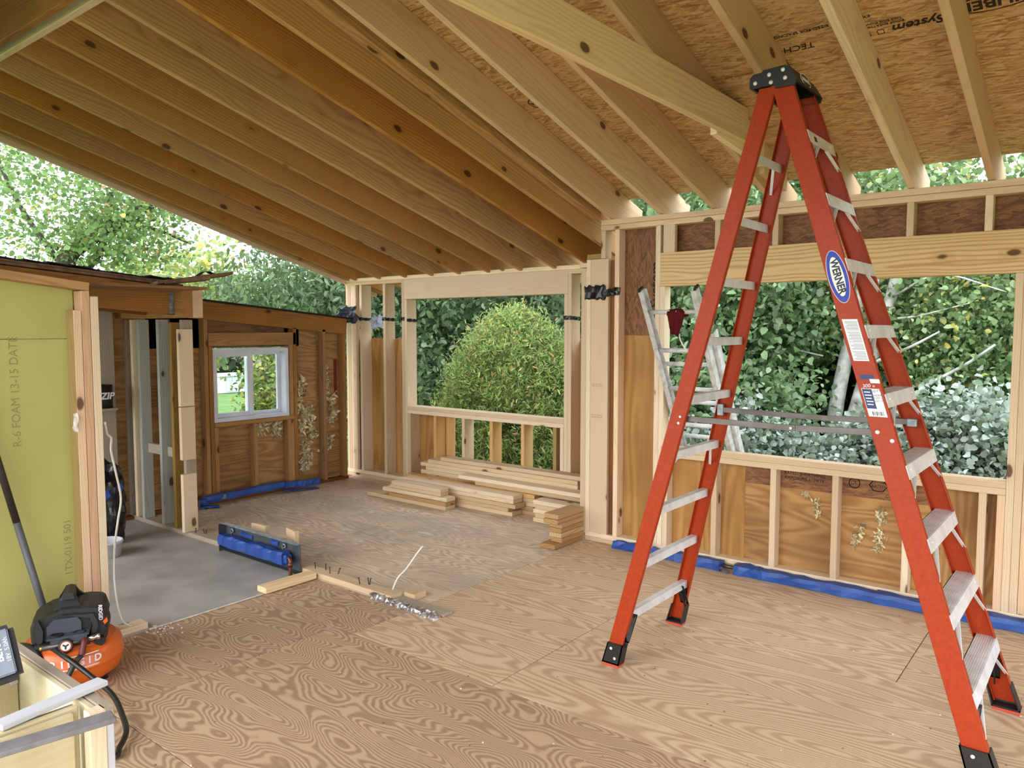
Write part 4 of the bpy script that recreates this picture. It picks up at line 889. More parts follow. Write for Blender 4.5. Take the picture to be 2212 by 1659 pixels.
lumber(-5.60, -4.02, 5.35, 5.44, T + .001, 2 * T, 'second board up in the rear row of the middle stack', g2, 'block')
lumber(-5.58, -3.94, 5.35, 5.445, 2 * T + .001, 3 * T, 'third board up in the rear row of the middle stack', g2)
lumber(-5.58, -3.93, 5.345, 5.44, 3 * T + .001, 4 * T, 'fourth board up in the rear row of the middle stack, end poking right', g2)
lumber(-5.62, -3.99, 5.335, 5.43, 4 * T + .001, 5 * T, 'amber top board of the rear row of the middle stack', g2, 'amber', -0.3)
yb0 = 5.455
for i, (a, b, nm) in enumerate([(-5.45, -3.30, 'lowest board of the long back lumber stack against the wall'), (-5.44, -3.30, 'second board up in the long back lumber stack'), (-5.44, -3.30, 'third board up in the long back lumber stack'),
        (-5.45, -3.30, 'fourth board up in the long back lumber stack'), (-5.44, -3.30, 'fifth board up in the long back lumber stack'), (-5.53, -3.30, 'sixth board up in the long back stack, poking out left'), (-5.46, -3.30, 'seventh board up in the long back lumber stack'), (-5.53, -3.62, 'eighth board up in the long back stack, poking out left')]):
    lumber(a, b, yb0 + rnd.uniform(0, .008), yb0 + 0.135, i * T + .001, (i + 1) * T, nm, g3)
lumber(-5.42, -3.62, yb0, yb0 + 0.13, 8 * T + .001, 9 * T, 'ninth board up in the long back stack, with dark stamps', g3)
lumber(-5.25, -3.30, yb0 + 0.01, yb0 + 0.138, 9 * T + .001, 10 * T, 'topmost board of the long back lumber stack', g3, 'stud', 0.2)
lumber(-4.90, -3.30, 5.335, 5.45, 6 * T + .001, 7 * T, 'long pale board jutting forward halfway up the back stack', g3, 'stud')
lumber(-4.70, -3.30, 5.35, 5.45, 5 * T + .001, 6 * T, 'board tucked under the long pale jutting board', g3, 'lumber')
for i in range(5):
    lumber(-3.90 + 0.02 * (i % 2), -3.27, 5.19, 5.32, i * T + .001, (i + 1) * T, ['lowest board', 'second board up', 'third board up', 'fourth board up', 'pale top board'][i] + ' of the small stack between middle stack and post', g5, 'stud' if i == 4 else 'lumber')
for i in range(7):
    dx, dy = [(0.0, 0.0), (.035, .08), (.03, .07), (.028, .07), (.03, .075), (.012, .02), (0.01, 0.03)][i]
    lumber(-3.385 + dx, -3.255 + (0.01 if i else -.0), 4.60 + dy, 4.985, i * 0.0375 + .001, (i + 1) * 0.0375, ['lowest offcut block, skewed out to the left, of the pile by the corner post', 'second offcut block up in the pile by the corner post', 'third offcut block up in the pile by the corner post', 'fourth offcut block up in the pile by the corner post', 'fifth offcut block up in the pile by the corner post', 'sixth offcut block up, just below the top of the pile by the corner post', 'top offcut block of the pile by the corner post'][i], g4, 'block')
for (x0, z, s) in ((-4.95, 0.286, '2 x 4 STUD  KD-HT'), (-4.10, 0.286, 'S-P-F  KD-HT')): pass

# loose pieces at the break in the partition
tag(bx('lumber_board', None, -4.195, -4.10, 2.70, 3.085, 0.004, 0.042, 'tie', 0.004), 'short pale 2x4 lying at the edge of the grey floor by the partition plate', 'board')
tag(bx('wood_chunk', None, -3.40 + 0.005, -3.30, 3.20, 3.30, 0.001, 0.036, 'lumber', 0.003), 'small pale wood chunk at the end of the partition plate', 'wood block')
tag(bx('lumber_board', None, -3.42, -2.98, 3.20 - 0.085, 3.28 - .085, 0.0, 0.016, 'greywood', 0.003), 'flat grey dusty strip of board beside the crumpled foil', 'board')
tag(crumple('foil_strip', (-3.54, 3.085, 0.014), (-2.99, 3.07, 0.012), 0.05, 0.030, (0, 1, 0), 'foil', None, 44, 0.008, 3), 'crumpled silver foil strip lying on the floor by the plate end', 'foil')
tag(tube('wire', [(-3.50, 3.20, 0.02), (-3.505, 3.25, 0.085), (-3.445, 3.26, 0.149), (-3.415, 3.27, 0.19), (-3.362, 3.28, 0.262), (-3.329, 3.30, 0.312)], 0.005, 'cable'), 'stiff white wire sticking up out of the floor by the foil strip', 'wire')
for i, (x, y) in enumerate([(-4.35, 4.35), (-4.95, 4.02), (-4.62, 3.88)]):
    bm = bmesh.new(); rg = random.Random(i); n = 9
    f = [bm.verts.new((x + rg.uniform(.3, 1) * (.11 if i < 5 else .05) * math.cos(2 * math.pi * k / n), y + rg.uniform(.3, 1) * .05 * math.sin(2 * math.pi * k / n), 0.0006)) for k in range(n)]; c = bm.verts.new((x, y, 0.0016))
    for k in range(n): bm.faces.new((f[k], f[(k + 1) % n], c))
    tag(bm_obj('dust_patch', bm, 'dust', flo), kind='stuff')

bm = bmesh.new(); rg = random.Random(8)
for i in range(46):
    x, y = rg.gauss(-4.06, .05), rg.gauss(2.02, .09); r_ = rg.uniform(.003, .010)
    bmesh.ops.create_icosphere(bm, subdivisions=1, radius=r_, matrix=Matrix.Translation((x, y, r_ * .5)) @ Matrix.Diagonal((1, .7, .6, 1)))
tag(bm_obj('plaster_crumb', bm, 'dust', flo), kind='stuff')
bm = bmesh.new()
for i in range(60):
    x, y = rg.uniform(-4.0, .1), rg.uniform(1.3, 4.7); r_ = rg.uniform(.002, .006)
    bmesh.ops.create_icosphere(bm, subdivisions=1, radius=r_, matrix=Matrix.Translation((x, y, r_ * .4)) @ Matrix.Diagonal((1, .7, .5, 1)))
tag(bm_obj('plaster_crumb', bm, 'dust', flo), kind='stuff')
# ================================================================== BLUE-TAPED BASEBOARD HEATERS
def hparts(root, p0, p1, w, h, seed, jit=0.007, seg=30): return crumple('tape_wrap', p0, p1, w, h, (0, 1, 0) if abs(p1[0] - p0[0]) > abs(p1[1] - p0[1]) else (1, 0, 0), 'blue', root, seg, jit, seed)
# on the partition line: steel back plate with the taped element
hm = empty('baseboard_heater', (-4.73, 3.05, 0), 'grey steel baseboard heater with blue-taped element standing on the partition plate', 'heater')
bp_ = bx('back_plate', hm, -5.19, -4.275, 3.088, 3.091, 0.0, 0.205, 'heater', 0.0005); bx('plate_lip', bp_, -5.20, -4.265, 3.05, 3.092, 0.205, 0.208, 'galv', 0.0005)
bx('plate_end', bp_, -5.19, -5.187, 3.03, 3.09, 0.0, 0.205, 'heater', 0.0005); bx('plate_lip', bp_, -5.19, -4.275, 3.045, 3.09, 0.012, 0.015, 'heater', 0.0005)
crumple('tape_wrap', (-5.155, 3.035, 0.10), (-4.37, 3.035, 0.10), 0.07, 0.085, (0, 1, 0), 'bluedark', hm, 18, 0.003, 4, [(-.5, -.4), (-.5, .3), (-.35, .5), (.35, .5), (.5, .4), (.5, -.4), (.3, -.5), (-.3, -.5)])
crumple('tape_wrap', (-4.375, 3.035, 0.105), (-4.33, 3.035, 0.105), 0.045, 0.05, (0, 1, 0), 'bluedark', hm, 4, 0.003, 5)
crumple('tape_flap', (-4.98, 3.08, 0.162), (-4.83, 3.082, 0.155), 0.03, 0.006, (0, 0, 1), 'bluedark', hm, 5, 0.002, 6)
crumple('tape_flap', (-4.60, 3.08, 0.168), (-4.52, 3.082, 0.165), 0.03, 0.006, (0, 0, 1), 'bluedark', hm, 5, 0.002, 8)
cp = tube('copper_pipe', [(-4.34, 3.03, 0.115), (-4.315, 3.025, 0.116), (-4.30, 3.022, 0.10), (-4.297, 3.02, 0.06), (-4.297, 3.02, 0.004)], 0.0125, 'copper', hm, 10)
bm = bmesh.new(); add_lathe(bm, [(0.0155, 0), (0.0155, 0.03)], (-4.297, 3.02, 0.06), seg=12); bm_obj('pipe_collar', bm, 'copper', cp)
for x in (-5.09, -4.45):
    bm = bmesh.new(); add_tube(bm, crom([(x - .012, 3.082, 0.135), (x - .012, 3.076, 0.165), (x + .012, 3.074, 0.178), (x + .02, 3.078, 0.162), (x + .006, 3.076, 0.150)], 5), 0.0055, 6); bm_obj('bracket_clip', bm, 'galv', hm)
tag(bx('wood_block', None, -5.06, -4.88, 3.22, 3.258, 0.001, 0.20, 'stud', 0.004, axis='Z'), 'left pale wood block standing behind the grey steel heater', 'wood block')
o = bx('wood_block', None, -4.62, -4.47, 3.20, 3.238, 0.001, 0.235, 'lumber', 0.004, axis='Z'); o.matrix_world = o.matrix_world @ Matrix.Rotation(R(-14), 4, 'X'); tag(o, 'right taller wood block standing tilted behind the grey steel heater', 'wood block')
# under the small window
hw = empty('baseboard_heater', (-6.58, 4.3, 0), 'blue-taped heater pipe lying along the old wall under the small window', 'heater')
hparts(hw, (-6.565, 3.70, 0.075), (-6.575, 4.55, 0.085), 0.075, 0.06, 12, 0.004, 12); hparts(hw, (-6.575, 4.56, 0.075), (-6.55, 4.98, 0.055), 0.06, 0.06, 14, 0.006, 16)
crumple('tape_flap', (-6.53, 4.52, 0.03), (-6.46, 4.90, 0.008), 0.05, 0.006, (1, 0, 0), 'bluedark', hw, 8, 0.005, 2); crumple('tape_flap', (-6.55, 3.66, 0.02), (-6.48, 3.80, 0.012), 0.06, 0.02, (1, 0, 0), 'bluedark', hw, 8, 0.008, 7)
crumple('pipe_bracket', (-6.56, 3.62, 0.06), (-6.56, 3.78, 0.07), 0.06, 0.05, (1, 0, 0), 'bluedark', hw, 6, 0.012, 9)
bx('bracket_clip', hw, -6.535, -6.53, 3.84, 3.90, 0.06, 0.10, 'galv', 0.001); bx('bracket_foot', hw, -6.53, -6.525, 3.62, 3.635, 0.0, 0.09, 'steel', 0.001)
# along the right wall: two runs with a coupling gap
h1 = empty('baseboard_heater', (-2.5, 4.95, 0), 'left run of blue-taped baseboard pipe at the foot of the right wall', 'heater')
hparts(h1, (-2.95, 4.955, 0.028), (-2.42, 4.95, 0.03), 0.075, 0.055, 21, 0.010, 10); hparts(h1, (-2.43, 4.945, 0.03), (-2.09, 4.94, 0.032), 0.085, 0.06, 22, 0.005, 6)
bm = bmesh.new(); add_tube(bm, [(-2.10, 4.945, 0.03), (-1.99, 4.942, 0.03)], 0.013, 8); bm_obj('pipe_end', bm, 'steel', h1)
crumple('tape_flap', (-2.09, 4.92, 0.02), (-2.03, 4.885, 0.006), 0.04, 0.012, (0, 1, 0), 'filmgrey', h1, 5, 0.006, 5)
h2 = empty('baseboard_heater', (-1.2, 4.94, 0), 'long right run of blue-taped baseboard heater at the foot of the right wall', 'heater')
bx('heater_fin', h2, -2.0, -1.975, 4.915, 4.99, 0.005, 0.06, 'galv', 0.001)
hparts(h2, (-1.985, 4.935, 0.03), (-1.80, 4.935, 0.032), 0.095, 0.06, 31, 0.007, 5); hparts(h2, (-1.81, 4.938, 0.03), (-1.10, 4.935, 0.032), 0.09, 0.058, 32, 0.0035, 11)
hparts(h2, (-1.11, 4.935, 0.031), (-0.35, 4.94, 0.033), 0.092, 0.06, 33, 0.003, 10); hparts(h2, (-0.36, 4.94, 0.033), (0.9, 4.94, 0.033), 0.09, 0.06, 34, 0.004, 14)
tag(tube('wire', [(-2.62, 4.93, 0.045), (-2.63, 4.93, 0.075), (-2.67, 4.93, 0.095), (-2.70, 4.93, 0.085), (-2.69, 4.93, 0.06)], 0.005, 'cable'), 'curled white wire end rising behind the left blue-taped pipe', 'wire')

# plastic remnants
sheet_pts = []
rg = random.Random(4)
def crumpled_film(name, x0, x1, y, z0, z1, mat, label, seed, nx=9, nz=6, amp=0.03):
    rg = random.Random(seed); g = [[(x0 + (x1 - x0) * j / (nx - 1), y + rg.uniform(-amp, amp), z0 + (z1 - z0) * i / (nz - 1) + rg.uniform(-.02, .02) - 0.05 * abs(j / (nx - 1) - .6)) for j in range(nx)] for i in range(nz)]
    return tag(sheet(name, g, mat, None, 0.006, seed, 0.0012, False), label, 'plastic sheet')
crumpled_film('plastic_sheet', -6.87, -6.54, 5.52, 1.72, 1.90, 'filmgrey', 'crumpled black and silver plastic film at the top of the old wall corner', 5, amp=0.05)
crumpled_film('plastic_sheet', -6.52, -6.30, 5.70, 1.66, 1.80, 'filmclear', 'translucent white plastic scrap between two recess studs', 6)
pl = crumple('plastic_sheet', (-3.258, 4.992, 1.925), (-3.07, 4.992, 1.925), 0.10, 0.016, (0, 0, 1), 'film', None, 12, 0.008, 9); tag(pl, 'black plastic film wrapped round the tall corner post', 'plastic sheet')
crumple('plastic_tail', (-3.08, 4.99, 1.918), (-2.945, 4.992, 1.93), 0.05, 0.014, (0, 0, 1), 'film', pl, 9, 0.008, 10)

# ================================================================== LEFT FOREGROUND: compressor, pole, cabinet, drill
cmp_ = empty('air_compressor', (-3.90, 1.50, 0), 'black and orange pancake air compressor on the floor by the yellow wall', 'air compressor')
CU = Vector((0.45, 0.893, 0)).normalized(); CN = Vector((0.893, -0.45, 0)).normalized(); CC = Vector((-3.84, 1.475, 0))
def cw(u, n, z): return CC + CU * (u * 0.88) + CN * n + Vector((0, 0, 0.19 + (z - 0.19) * 0.86 if z > 0.19 else z))
bm = bmesh.new(); add_lathe(bm, [(0.05, 0.012), (0.16, 0.014), (0.203, 0.045), (0.2165, 0.085), (0.2175, 0.104), (0.220, 0.107), (0.220, 0.113), (0.2180, 0.116), (0.2165, 0.15), (0.208, 0.178), (0.185, 0.197), (0.14, 0.207), (0.05, 0.212)], CC, seg=56); tank = bm_obj('tank', bm, 'tank', cmp_)
bm = bmesh.new(); add_lathe(bm, [(0.186, 0.1975), (0.14, 0.2080), (0.05, 0.2135)], CC, seg=56); bm_obj('tank_dust', bm, 'tankdust', tank)
for a in (0.6, 2.2, 3.8, 5.4):
    bm = bmesh.new(); add_lathe(bm, [(0.022, 0), (0.018, 0.04)], CC + Vector((0.15 * math.cos(a), 0.15 * math.sin(a), 0)), seg=12); bm_obj('rubber_foot', bm, 'rubber', cmp_)
# shroud silhouette (u, z) with a deep body
S = [(-.177, .30), (-.162, .345), (-.10, .375), (-.045, .388), (-.035, .40), (.045, .40), (.06, .395), (.10, .395), (.155, .385), (.172, .37), (.185, .325), (.172, .29), (.185, .272), (.187, .25), (.172, .232), (.178, .20), (.165, .19), (.145, .19), (-.05, .188), (-.12, .19), (-.16, .205), (-.175, .235)]
bm = bmesh.new()
for k, (n0, n1, s) in enumerate([(0.085, 0.055, .0)]): pass
layers = [(-0.15, 0.80), (-0.13, 0.94), (-0.06, 1.0), (0.06, 1.0), (0.095, 0.97), (0.11, 0.92)]
rings = [[bm.verts.new(cw(u * s, n, 0.29 + (z - 0.29) * s)) for u, z in S] for n, s in layers]
for i in range(len(rings) - 1):
    for k in range(len(S)): bm.faces.new((rings[i][k], rings[i][(k + 1) % len(S)], rings[i + 1][(k + 1) % len(S)], rings[i + 1][k]))
bm.faces.new(rings[0][::-1]); bm.faces.new(rings[-1]); bmesh.ops.recalc_face_normals(bm, faces=bm.faces)
shr = bm_obj('shroud', bm, 'shroud', cmp_)
# carry handle on top
bm = bmesh.new()
for s in (-1, 1): add_prism(bm, [cw(-.062, s * .095 + .0, .388), cw(.062, s * .095, .388), cw(.04, s * .06, .425), cw(.028, s * .045, .452), cw(-.028, s * .045, .452), cw(-.042, s * .06, .425)], CN * -0.022)
add_prism(bm, [cw(-.03, -.07, .432), cw(.03, -.07, .432), cw(.024, -.07, .462), cw(0, -.07, .468), (cw(-.024, -.07, .462))], CN * 0.14)
bmesh.ops.recalc_face_normals(bm, faces=bm.faces); bm_obj('carry_handle', bm, 'shroud', cmp_)
# recess arch and control panel on the front face
bm = bmesh.new(); arch = [(-.105, .225), (-.108, .30), (-.075, .352), (-.03, .372), (.03, .372), (.085, .355), (.108, .31), (.105, .225)]
add_prism(bm, [cw(u, .108, z) for u, z in arch], CN * 0.008); bmesh.ops.recalc_face_normals(bm, faces=bm.faces); bm_obj('recess_panel', bm, 'black', shr)
bm = bmesh.new()
add_prism(bm, [cw(-.095, .116, .265), cw(-.095, .116, .315), cw(-.06, .116, .352), cw(.045, .116, .352), cw(.062, .116, .325), cw(.062, .116, .265)], CN * 0.012)
add_prism(bm, [cw(-.075, .12, .235), cw(.09, .12, .245), cw(.09, .12, .278), cw(-.075, .12, .270)], CN * 0.055); add_prism(bm, [cw(-.09, .12, .262), cw(.10, .12, .270), cw(.10, .12, .278), cw(-.09, .12, .272)], CN * 0.06)
bmesh.ops.recalc_face_normals(bm, faces=bm.faces); cpn = bm_obj('control_panel', bm, 'slate', cmp_)
for u in (-.05, .055):
    bm = bmesh.new(); add_lathe(bm, [(0.026, 0), (0.028, 0.004), (0.022, 0.0045), (0.018, 0.001)], cw(u, .150, .2745), seg=20); bm_obj('knob_well', bm, 'black', cpn)
for s in ((.125, .36), (.17, .40)): pass
for (pts, mt) in (([(-.02, .37), (.10, .34), (.115, .30), (.10, .24), (.125, .23), (.14, .30), (.12, .36)], 'shroud'), ([(-.13, .36), (-.11, .30), (-.115, .24), (-.14, .23), (-.145, .31)], 'shroud')):
    bm = bmesh.new(); add_prism(bm, [cw(u, .108, z) for u, z in pts], CN * 0.025); bmesh.ops.recalc_face_normals(bm, faces=bm.faces); bm_obj('shroud_rib', bm, mt, shr)
bm = bmesh.new(); add_prism(bm, [cw(.160, .100, .302), cw(.178, .100, .322), cw(.184, .100, .30), cw(.168, .100, .284)], CN * 0.014); bmesh.ops.recalc_face_normals(bm, faces=bm.faces); bm_obj('orange_vent', bm, 'tank', shr)
text('shroud_logo', 'RIDGID', 0.022, cw(.150, .1105, .352), Vector((0, 0, -1)), CU, 'labelwhite', shr, bold=.0005)
# base brackets
bm = bmesh.new(); add_box(bm, 0, 0.0001, 0, 0.0001, 0, 0.0001)
bm.clear(); add_prism(bm, [cw(-.15, .10, .235), cw(.10, .10, .235), cw(.10, .10, .195), cw(-.10, .10, .186), cw(-.15, .10, .196)], CN * 0.05); add_prism(bm, [cw(.125, .10, .235), cw(.165, .10, .225), cw(.172, .10, .198), (cw(.155, .10, .186)), cw(.12, .10, .186)], CN * 0.05); bmesh.ops.recalc_face_normals(bm, faces=bm.faces); bm_obj('base_bracket', bm, 'black', cmp_)
# manifold, gauge, valves, coupler
bm = bmesh.new(); add_tube(bm, [cw(-.115, .165, .222), cw(.09, .165, .238)], 0.011, 10); man = bm_obj('manifold', bm, 'steel', cmp_)
bm = bmesh.new(); add_tube(bm, [cw(-.125, .165, .222), cw(-.09, .165, .224)], 0.010, 8); bm_obj('brass_valve', bm, 'brass', man)
bm = bmesh.new(); add_tube(bm, [cw(.095, .165, .24), cw(.135, .165, .245)], 0.012, 10); add_tube(bm, [cw(.135, .165, .245), cw(.15, .165, .246)], 0.0145, 10); bm_obj('air_coupler', bm, 'chrome', man)
gx = (CN + Vector((0, 0, .25))).normalized(); gc = cw(-.005, .17, .222)
bm = bmesh.new(); add_lathe(bm, [(0.030, 0), (0.032, 0.022), (0.026, 0.026)], gc, gx, 24); ga = bm_obj('pressure_gauge', bm, 'black', man)
bm = bmesh.new(); add_lathe(bm, [(0.0225, 0.0), (0.0225, 0.0272)], gc, gx, 24); bm_obj('gauge_ring', bm, 'tank', ga)
bm = bmesh.new(); add_lathe(bm, [(0.0185, 0.0), (0.0185, 0.0282)], gc, gx, 24); bm_obj('gauge_face', bm, 'labelwhite', ga)
bm = bmesh.new(); gu = CU; gv = gx.cross(gu)
for a in range(3): add_bar(bm, gc + gx * .0286, gc + gx * .0286 + (gu * math.cos(a * 2.1 + .5) + gv * math.sin(a * 2.1 + .5)) * 0.014, 0.007, 0.001, gx.cross(gu * math.cos(a * 2.1 + .5) + gv * math.sin(a * 2.1 + .5)))
bm_obj('gauge_mark', bm, 'labelblack', ga)
bm = bmesh.new(); add_tube(bm, [cw(-.01, .17, .20), cw(-.008, .175, .185), cw(-.006, .18, .168)], 0.0075, 8); bm_obj('drain_pipe', bm, 'tank', tank)
bm = bmesh.new(); add_tube(bm, crom([cw(.08, .175, .243), cw(.078, .19, .232), cw(.072, .20, .205), cw(.066, .21, .178)]), 0.0135, 10); bm_obj('strain_relief', bm, 'maroon', man)
# lettering wrapped on the drum
def drumtext(s, a0, z, size, mat):
    for i, ch in enumerate(s):
        a = a0 + i * size * 0.80 / 0.217; d = Vector((math.cos(a), math.sin(a), 0)); t = Vector((-math.sin(a), math.cos(a), 0))
        zr_ = z; r_ = 0.2170
        text('drum_lettering', ch, size, CC + d * (r_ + 0.0004) + Vector((0, 0, zr_)), t, (0, 0, 1), mat, tank, 0.0008, bold=.0012)
ab = math.atan2(CN.y, CN.x)
drumtext('RIDGID', ab - 0.26, 0.146, 0.046, 'labelwhite')
for zz, a0, a1 in ((0.118, -.36, .62), (0.176, .05, .62)):
    bm = bmesh.new(); n = 14
    r_ = 0.2165
    add_tube(bm, [CC + Vector(((r_) * math.cos(ab + a0 + (a1 - a0) * k / n), (r_) * math.sin(ab + a0 + (a1 - a0) * k / n), zz)) for k in range(n + 1)], 0.0028, 5); bm_obj('drum_stripe', bm, 'labelwhite', tank)
# air hose
hz = tube('air_hose', [cw(.066, .21, .178), cw(.045, .225, .16), cw(.01, .245, .11), cw(-.01, .26, .05), cw(-.04, .30, .013), cw(-.15, .33, .013), cw(-.25, .22, .013), (-3.97, 1.20, .06), (-3.90, 1.27, .17), (-3.79, 1.34, .208), (-3.62, 1.365, .19), (-3.50, 1.41, .13), (-3.34, 1.435, .08), (-3.19, 1.41, .04), (-3.075, 1.37, .03), (-3.0, 1.31, .02), (-2.96, 1.26, .014), (-3.1, 1.15, .013), (-3.4, 1.05, .013)], 0.0115, 'rubber', None, 10, 8)
tag(hz, 'black rubber air hose looping from the compressor across to the cabinet', 'hose')
tag(tube('air_hose', [cw(-.30, .12, .014), cw(-.32, .0, .02), cw(-.27, -.02, .16), cw(-.21, .06, .21), cw(-.14, .15, .20), cw(-.09, .235, .12), cw(-.085, .26, .03), cw(-.10, .30, .013)], 0.013, 'rubber', None, 10, 8), 'thick black hose coil arched over the left side of the compressor tank', 'hose')
# leaning steel pole
bm = bmesh.new(); add_tube(bm, [(-4.06, 1.50, 0.02), (-4.13, 1.365, 0.72)], 0.0165, 12); add_tube(bm, [(-4.13, 1.365, 0.72), (-4.213, 1.20, 1.58)], 0.0165, 12, 1)
pole = bm_obj('pole', bm, ['poleend', 'darkpole']); tag(pole, 'dark pole leaning on the yellow wall behind the compressor', 'pole')
# white cord along the stud post, and a broken plate stub
tag(tube('white_cord', [(-4.15, 1.80, 1.16), (-4.22, 1.84, 1.09), (-4.25, 1.873, 1.06), (-4.27, 1.878, 0.99), (-4.27, 1.90, 0.86), (-4.28, 1.925, 0.72), (-4.27, 1.90, 0.60), (-4.20, 1.845, 0.47), (-4.16, 1.82, 0.33), (-4.15, 1.825, 0.20), (-4.15, 1.845, 0.10), (-4.16, 1.88, 0.05), (-4.18, 1.95, 0.012)], 0.0055, 'cable'), 'white electric cord hanging in a bow beside the stud post', 'cord')
# rubbish in the old room
def lump(name, c, r, mat, label, cat, seed, group=None, flat=0.8):
    bm = bmesh.new(); bmesh.ops.create_icosphere(bm, subdivisions=4, radius=1.0); rg = random.Random(seed); ph = [rg.uniform(0, 6) for _ in range(6)]
    for v in bm.verts:
        p = v.co; k = 1 + .12 * math.sin(5 * p.x + ph[0]) * math.sin(6 * p.y + ph[1]) + .09 * math.sin(11 * p.z + ph[2] + 4 * p.x) + rg.uniform(-.012, .012); z = p.z * k * r[2]
        v.co = Vector(c) + Vector((p.x * k * r[0], p.y * k * r[1], max(z, -r[2] * flat)))
    return tag(bm_obj(name, bm, mat, None, False), label, cat, group)
bag = lump('trash_bag', (-6.05, 2.63, 0.30), (0.13, 0.12, 0.36), 'film', 'black plastic rubbish bag in the old room behind the stud post', 'bag', 2)
crumple('tape_band', (-5.925, 2.54, 0.40), (-5.93, 2.68, 0.45), 0.015, 0.06, (1, 0, 0), 'bluedark', bag, 8, 0.008, 3)
bm = bmesh.new(); add_lathe(bm, [(0.10, 0.0), (0.115, 0.10), (0.12, 0.10), (0.118, 0.115), (0.108, 0.113), (0.10, 0.01)], (-5.72, 2.45, 0.004), seg=28); tag(bm_obj('pail', bm, 'white'), 'low white pail on the grey floor behind the stud post', 'pail')
bm = bmesh.new(); add_lathe(bm, [(0.07, 0), (0.07, 0.19), (0.05, 0.19), (0.05, 0.002)], (-6.54, 2.83, 1.0), seg=24); rl = bm_obj('wrapped_board', bm, 'black'); tag(rl, 'black wrapped board with white lettering, shaped as a roll, on the old room wall', 'roll')  # roll shape stands in for a wrapped, lettered board
text('board_lettering', 'ZIP', 0.075, (-6.468, 2.83, 1.10), (0, 1, 0), (0, 0, 1), 'labelwhite', rl, shear=.2, bold=.002)
bx('board_ledge', rl, -6.62, -6.46, 2.75, 2.91, 0.98, 1.0, 'greywood')
lump('poly_bundle', (-6.66, 3.235, 1.08), (0.05, 0.035, 0.15), 'filmclear', 'translucent plastic bundle hanging behind the partition studs', 'plastic sheet', 4)

# cabinet carcass near the camera
cab = empty('cabinet', (-1.95, 0.3, 0), 'unfinished open-topped wooden cabinet box in the near left corner', 'cabinet')
CT = 0.876
bx('side_panel', cab, -2.15, -1.626, 0.652, 0.666, 0.0, CT - 0.002, 'maple', 0.002, axis='X'); bx('side_skin', cab, -2.16, -1.60, 0.674, 0.690, 0.0, CT - 0.004, 'white', 0.002, axis='X')
bx('top_rail', cab, -2.16, -1.597, 0.667, 0.690, CT - 0.03, CT, 'greywood', 0.002)
bx('corner_post', cab, -1.625, -1.597, 0.640, 0.6735, 0.0, CT, 'stud', 0.002)
bx('front_panel', cab, -1.645, -1.630, -0.1, 0.625, 0.0, CT - 0.004, 'maple', 0.002, axis='Y'); bx('inner_panel', cab, -1.660, -1.646, -0.1, 0.64, 0.0, CT + 0.002, 'maple', 0.002, axis='Y'); bx('inner_panel', cab, -1.676, -1.661, -0.1, 0.64, 0.0, CT - 0.002, 'greywood', 0.002, axis='Y')
bx('back_panel', cab, -2.02, -2.005, -0.1, 0.65, 0.0, CT - 0.02, 'maple', 0.002, axis='Y'); bx('back_block', cab, -2.06, -2.0, 0.632, 0.65, CT - 0.06, CT - 0.004, 'white', 0.003)
bx('shelf', cab, -2.004, -1.677, -0.1, 0.65, 0.62, 0.635, 'maple', 0.002, axis='Y')
tag(bar('wood_stick', None, (-1.665, 0.50, CT + 0.0095), (-1.705, 0.715, CT + 0.0095), 0.036, 0.012, (1, 0, 0), 'white', 0.002), 'white painted stick lying across the open cabinet top', 'stick')
tag(bar('wood_stick', None, (-1.60, 0.30, CT + 0.0085), (-1.533, 0.66, CT + 0.0085), 0.045, 0.010, (1, 0, 0), 'greystick', 0.002), 'grey painted strip lying along the near cabinet edge', 'stick')
# cordless drill lying with the battery towards the camera
dr = empty('cordless_drill', (-1.95, 0.52, 0.9), 'teal cordless drill with grey battery lying on the cabinet at the left edge', 'drill')
BF = Vector((0.80, -0.33, 0.50)).normalized(); BU = (Vector((0.16, 0.125, -0.98)) - BF * BF.dot(Vector((0.16, 0.125, -0.98)))).normalized(); BV = BF.cross(BU)
BC = Vector((-1.88, 0.572, 0.945))
def bp(u, v, n): return BC + BU * u + BV * v + BF * n
def slab(name, u0, u1, v0, v1, n0, n1, mat, parent, bev=0.006):
    m = Matrix((BU, BV, BF)).transposed().to_4x4(); m.translation = bp((u0 + u1) / 2, (v0 + v1) / 2, (n0 + n1) / 2)
    bm = bmesh.new(); bmesh.ops.create_cube(bm, size=1.0); bmesh.ops.scale(bm, vec=(u1 - u0, v1 - v0, n1 - n0), verts=bm.verts); bmesh.ops.bevel(bm, geom=list(bm.edges), offset=bev, segments=2, affect='EDGES')
    return bm_obj(name, bm, mat, parent, False, m)
bat = slab('battery', -.060, .060, -.038, .038, -.045, 0.0, 'black', dr, .010)
slab('battery_cover', -.050, .050, -.028, .028, -.004, .004, 'battery', bat, .003)
text('battery_text', 'makita', 0.026, bp(.006, -.015, .0045), -BU, -BV, 'labelwhite', bat, bold=.0006); text('battery_text', 'BL1850', 0.020, bp(-.012, .004, .0045), -BU, -BV, 'labelwhite', bat, bold=.0006); text('battery_text', '18V  5.0Ah', 0.012, bp(-.004, .020, .0045), -BU, -BV, 'labelwhite', bat)
slab('drill_grip', -.02, .02, -.075, -.035, -.12, -.012, 'teal', dr, .010); slab('drill_body', -.028, .10, -.15, -.07, -.15, -.08, 'teal', dr, .016)
slab('belt_hook', .075, .115, -.085, -.055, -.02, -.012, 'lightblue', dr, .003)

